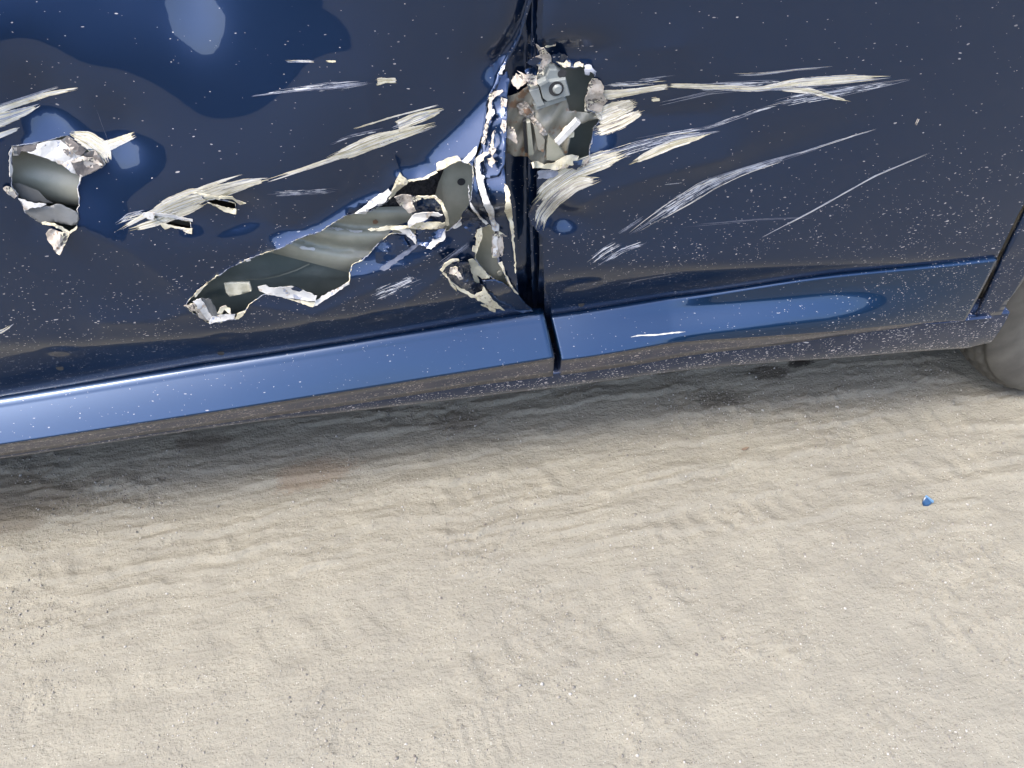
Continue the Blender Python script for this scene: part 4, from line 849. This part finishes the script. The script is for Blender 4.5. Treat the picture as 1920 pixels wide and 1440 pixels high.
S(door_r, [(1130, 300), (1190, 278), (1260, 258), (1350, 246)], [30, 22, 12, 2], 40, dict(haze=3, pale=3, cream=1), (0.6, 2.0), (0.3, 0.7))
S(door_r, [(1178, 309), (1215, 291), (1262, 270), (1338, 248)], [4, 16, 15, 2], 26, dict(cream=4, olive=3, white=0.5), (1.5, 5), (0.3, 0.8), base='cream')
S(door_r, [(1008, 432), (1014, 405), (1040, 372), (1080, 344), (1128, 336)], [20, 26, 30, 26, 6], 60, dict(cream=4, olive=1, browncream=2, haze=1, white=1), (1.0, 4.0), (0.2, 0.6), base='cream')
S(door_r, [(1180, 440), (1240, 400), (1330, 345), (1400, 318), (1480, 294), (1536, 278)], [8, 22, 30, 16, 10, 3], 60, dict(pale=5, haze=3, white=1.5), (0.7, 2.6), (0.15, 0.6), name='scratch')
S(door_r, [(1250, 382), (1310, 350), (1365, 328)], 8, 9, dict(pale=2, cream=1), (0.8, 2), (0.3, 0.8))
S(door_r, [(1480, 294), (1560, 268), (1644, 242)], 3, 4, dict(pale=2, white=1), (1.0, 1.8), (0.5, 1.0))
S(door_r, [(1428, 446), (1530, 392), (1640, 330), (1744, 286)], 2, 7, dict(pale=2, white=1), (1.0, 1.8), (0.5, 1.0))
S(door_r, [(1103, 495), (1135, 470), (1170, 450)], 14, 14, dict(pale=3, white=1, haze=1), (0.8, 2.0), (0.4, 0.9))
S(door_r, [(1120, 498), (1165, 470), (1218, 452)], 12, 14, dict(pale=4, haze=1), (1.0, 2.8), (0.3, 0.8))
S(door_r, [(1246, 346), (1280, 343)], 3, 3, dict(pale=1), (0.8, 1.4), (0.6, 1.0)); S(door_r, [(1275, 425), (1420, 412), (1530, 408)], 4, 5, dict(haze=1), (0.5, 1.0), (0.4, 0.8))
S(door_r, [(1716, 235), (1722, 222)], 4, 3, dict(browncream=1), (1.5, 2.5), (0.7, 1.0), name='paint_chip')
S(door_r, [(1160, 438), (1205, 408)], 5, 5, dict(pale=1, haze=1), (0.7, 1.5), (0.5, 1.0))
# left door
S(door_l, [(470, 180), (540, 170), (620, 160), (705, 152)], [4, 8, 14, 6], 22, dict(haze=3, pale=2), (0.6, 2.2), (0.2, 0.6))
S(door_l, [(578, 172), (640, 164), (690, 156)], [10, 12, 5], 16, dict(pale=3, haze=1), (1, 3), (0.3, 0.8))
S(door_l, [(704, 154), (720, 151), (747, 151)], [16, 8, 11], 16, dict(cream=2, olive=2), (2, 4), (0.5, 1.0), base='olive', name='paint_chip', bw=0.8)
S(door_l, [(534, 114), (590, 115)], 4, 6, dict(pale=2, cream=1), (1, 2.4), (0.5, 1.0)); S(door_l, [(610, 115), (630, 115)], 3, 4, dict(cream=1), (1.5, 3), (0.6, 1.0), name='paint_chip')
S(door_l, [(662, 242), (740, 218), (822, 197)], 3, 6, dict(white=2, cream=1), (1, 2.2), (0.5, 1.0))
S(door_l, [(735, 240), (780, 222), (833, 205)], [18, 22, 6], 36, dict(olive=4, cream=3, pale=1), (1.2, 4), (0.3, 0.8), base='olive')
S(door_l, [(610, 298), (650, 286), (700, 266), (760, 248), (818, 230)], [4, 26, 26, 14, 4], 48, dict(olive=4, cream=2, pale=1, haze=1), (1.2, 4), (0.2, 0.6), base='olive')
S(door_l, [(500, 338), (560, 320), (625, 298), (700, 274), (760, 254), (820, 236)], [8, 6, 8, 8, 8, 4], 34, dict(cream=3, white=3, olive=1), (1, 3), (0.2, 0.6), base='cream')
S(door_l, [(618, 270), (660, 254), (720, 242)], 6, 10, dict(haze=2, pale=2), (0.7, 2), (0.4, 0.9))
S(door_l, [(365, 372), (420, 356), (470, 342), (505, 336)], [16, 26, 18, 6], 44, dict(olive=3, cream=3, pale=1, white=1), (1.2, 4), (0.25, 0.7), base='olive')
S(door_l, [(214, 436), (260, 410), (320, 380), (380, 352), (455, 327)], [6, 8, 6, 6, 3], 24, dict(white=3, cream=3), (1.2, 3.2), (0.25, 0.8))
S(door_l, [(280, 405), (320, 385), (360, 370), (400, 362)], [14, 32, 36, 14], 40, dict(cream=3, olive=3, white=2, haze=1), (1.2, 3.4), (0.3, 0.8))
S(door_l, [(216, 420), (240, 408), (275, 398)], [4, 14, 10], 18, dict(pale=2, cream=2, haze=1), (1.2, 3), (0.3, 0.8))
S(door_l, [(240, 432), (290, 418), (360, 392), (392, 378)], [8, 14, 14, 6], 22, dict(cream=2, olive=2, pale=1), (1.2, 3), (0.3, 0.7))
S(door_l, [(500, 364), (560, 362), (635, 356)], 12, 18, dict(haze=1), (0.8, 2), (0.2, 0.6))
S(door_l, [(-30, 216), (30, 196), (90, 176), (147, 166)], [12, 9, 8, 5], 26, dict(cream=4, white=2), (1.4, 4), (0.3, 0.9), base='cream')
S(door_l, [(-20, 204), (50, 182), (110, 163)], 5, 8, dict(pale=2, white=1), (0.8, 2.2), (0.3, 0.8))
S(door_l, [(-30, 232), (10, 222), (50, 208), (75, 196)], [26, 26, 16, 4], 40, dict(white=3, cream=3, pale=2, olive=1), (1.5, 5), (0.3, 0.8), base='white')
S(door_l, [(-20, 262), (10, 250), (38, 240)], [12, 8, 5], 12, dict(white=1), (2, 4), (0.5, 1.0), base='white')
S(door_l, [(130, 250), (165, 262), (195, 285), (204, 305)], [8, 30, 34, 12], 40, dict(cream=4, white=2, olive=1), (1.5, 5), (0.3, 0.8), base='cream')
S(door_l, [(185, 280), (215, 268), (254, 252)], [26, 16, 10], 34, dict(cream=3, white=3), (2, 5), (0.4, 1.0), base='cream')
S(door_l, [(-10, 628), (10, 618), (26, 606)], [10, 7, 2], 12, dict(cream=1, pale=1), (1.5, 4), (0.4, 1.0), base='cream')
S(door_l, [(820, 500), (850, 478), (880, 456)], 10, 8, dict(haze=1, pale=1), (0.6, 1.4), (0.4, 0.9)); S(door_l, [(690, 560), (740, 540), (790, 520)], 24, 16, dict(haze=1, pale=0.6), (0.6, 1.6), (0.08, 0.25))
S(door_l, [(250, 395), (170, 175)], 1, 1, dict(haze=1), (0.8, 1.0), (0.1, 0.3))
# mark on the moulding of the undented end
a = catmull([(1183, 632), (1196, 629), (1230, 628), (1262, 624), (1285, 622)], 26)
xm = on_y(a[:, 0], a[:, 1], np.full(26, 0.0))
def mould_y(x, z):
    h = zT(x)-zM(x); t = np.clip((zT(x)-z)/h, 0, 1); wgt = smooth(X_at(1080, 640), X_at(1620, 590), x); gg = t*(1-wgt)+smooth(0.22, 0.88, t)*wgt
    Ax = 1-0.99*smooth(X_at(1540, 600), X_at(1820, 590), x); yt = yT(x)
    return (yt-0.007)-0.057*(1-0.45*wgt)*gg*Ax-0.0015*np.sin(math.pi*t)
hw = 1.3*np.clip(np.minimum(np.linspace(0, 1, 26), np.linspace(1, 0, 26))*8, 0.2, 1)*(0.7+0.6*rng.random(26))
P = np.concatenate([hit(a[:, 0], a[:, 1]-hw, 0.002, mould_y), hit(a[:, 0], a[:, 1]+hw, 0.002, mould_y)])
mesh_obj('scratch', P, [(i, i+1, 26+i+1, 26+i) for i in range(25)], [M['white']], door_r)

# clip holes along the bottom of the doors
for (u, v, p) in [(112, 690, door_l), (414, 662, door_l), (1090, 571, door_r)]:
    disc('clip_hole', u, v, 0.006, 0.0012, [M['black']], p, fn=y_skin)

# ------------------------------------------------------------------ small things on the ground
def gz(x, y): return float(ground_z(np.array([x]), np.array([y]))[0])
c = on_z(1740, 937, 0.01); fx, fy = c[0], c[1]; fz = gz(fx, fy)
frag = thing('plastic_fragment', 'small bright blue broken plastic fragment lying on the sand', 'fragment', (fx, fy, fz))
def chunk(name, ring, h, tilt, m, parent):
    V = [(x, y, z) for x, y, z in ring]+[(x*0.9, y*0.9, z+h) for x, y, z in ring]; n = len(ring)
    Fc = [tuple(range(n))[::-1], tuple(range(n, 2*n))]+[(i, (i+1) % n, n+(i+1) % n, n+i) for i in range(n)]
    return mesh_obj(name, V, Fc, m, parent, False)
chunk('fragment_half', [(-0.013, -0.009, 0.001), (-0.002, -0.011, 0.0), (0.006, -0.008, 0.003), (-0.004, 0.004, 0.010), (-0.009, 0.005, 0.008), (-0.013, -0.002, 0.004)], 0.004, 0, [M['plastic']], frag)
chunk('fragment_half', [(0.009, -0.008, 0.006), (0.010, 0.002, 0.004), (0.007, 0.009, 0.002), (0.000, 0.011, 0.003), (-0.004, 0.007, 0.011)], 0.004, 0, [M['plastic']], frag)
chunk('fragment_rib', [(-0.006, 0.006, 0.012), (0.008, -0.009, 0.006), (0.0095, -0.0075, 0.006), (-0.0045, 0.0075, 0.012)], 0.006, 0, [mat('blue_plastic_edge', (0.10, 0.20, 0.33), 0.3)[0]], frag)
c = on_z(1397, 842, 0.005); lf = [(-0.010, 0, 0.004), (-0.004, -0.003, 0.003), (0.003, -0.003, 0.004), (0.010, 0.001, 0.007), (0.004, 0.004, 0.005), (-0.005, 0.003, 0.004)]
leaf = mesh_obj('dry_leaf', [(x, y, z) for x, y, z in lf]+[(x*0.9, y*0.9, z+0.0012) for x, y, z in lf], [tuple(range(6))[::-1], tuple(range(6, 12))]+[(i, (i+1) % 6, 6+(i+1) % 6, 6+i) for i in range(6)], [M['leaf']], None, False)
leaf.location = (c[0], c[1], gz(c[0], c[1])); tag(leaf, 'tiny brown dry leaf scrap on the sand below the sill', 'leaf')

# pebbles and grit, one uncountable mass
def pebbles():
    r = np.random.default_rng(5); ico = bmesh.new(); bmesh.ops.create_icosphere(ico, subdivisions=1, radius=1.0)
    bv = np.array([v.co for v in ico.verts]); bf = np.array([[v.index for v in f.verts] for f in ico.faces]); ico.free()
    n = 30000; x = r.uniform(-1.5, 1.8, n*3); y = r.uniform(-0.85, 0.45, n*3)
    dn = smooth(0.42, 0.66, fbm(x, y, 7, 81, 3))*0.9+0.12; k_ = r.random(n*3) < dn; x, y = x[k_][:n], y[k_][:n]; n = len(x)
    z = ground_z(x, y); sz = 0.00095*np.exp(r.normal(0, 0.45, n)); sz = np.minimum(sz, 0.004)
    rot = r.uniform(0, 6.28, n); sc = r.uniform(0.6, 1.3, (n, 3)); V = bv[None]*sc[:, None]*(1+r.uniform(-0.2, 0.2, (n, len(bv), 1)))*sz[:, None, None]
    c_, s_ = np.cos(rot)[:, None], np.sin(rot)[:, None]; V = np.stack([V[..., 0]*c_-V[..., 1]*s_, V[..., 0]*s_+V[..., 1]*c_, V[..., 2]], -1)
    V = V+np.stack([x, y, z+sz*0.25], -1)[:, None]
    Fc = (bf[None]+(np.arange(n)*len(bv))[:, None, None]).reshape(-1, 3); V = V.reshape(-1, 3)
    me = bpy.data.meshes.new('pebbles'); me.vertices.add(len(V)); me.vertices.foreach_set('co', V.ravel().astype(np.float32)); me.loops.add(Fc.size); me.loops.foreach_set('vertex_index', Fc.ravel().astype(np.int32))
    me.polygons.add(len(Fc)); me.polygons.foreach_set('loop_start', np.arange(0, Fc.size, 3, dtype=np.int32)); me.polygons.foreach_set('material_index', np.repeat(r.choice(4, n, p=[0.46, 0.30, 0.19, 0.05]), len(bf)).astype(np.int32))
    me.update(calc_edges=True)
    for c in ((0.20, 0.185, 0.16), (0.14, 0.13, 0.115), (0.30, 0.29, 0.27), (0.10, 0.088, 0.08)): me.materials.append(mat('pebble_stone', c, 0.8)[0])
    o = bpy.data.objects.new('pebbles', me); COL.objects.link(o); tag(o, 'fine scattered grit and pebbles over the sandy ground', 'pebbles', kind='stuff')
pebbles()
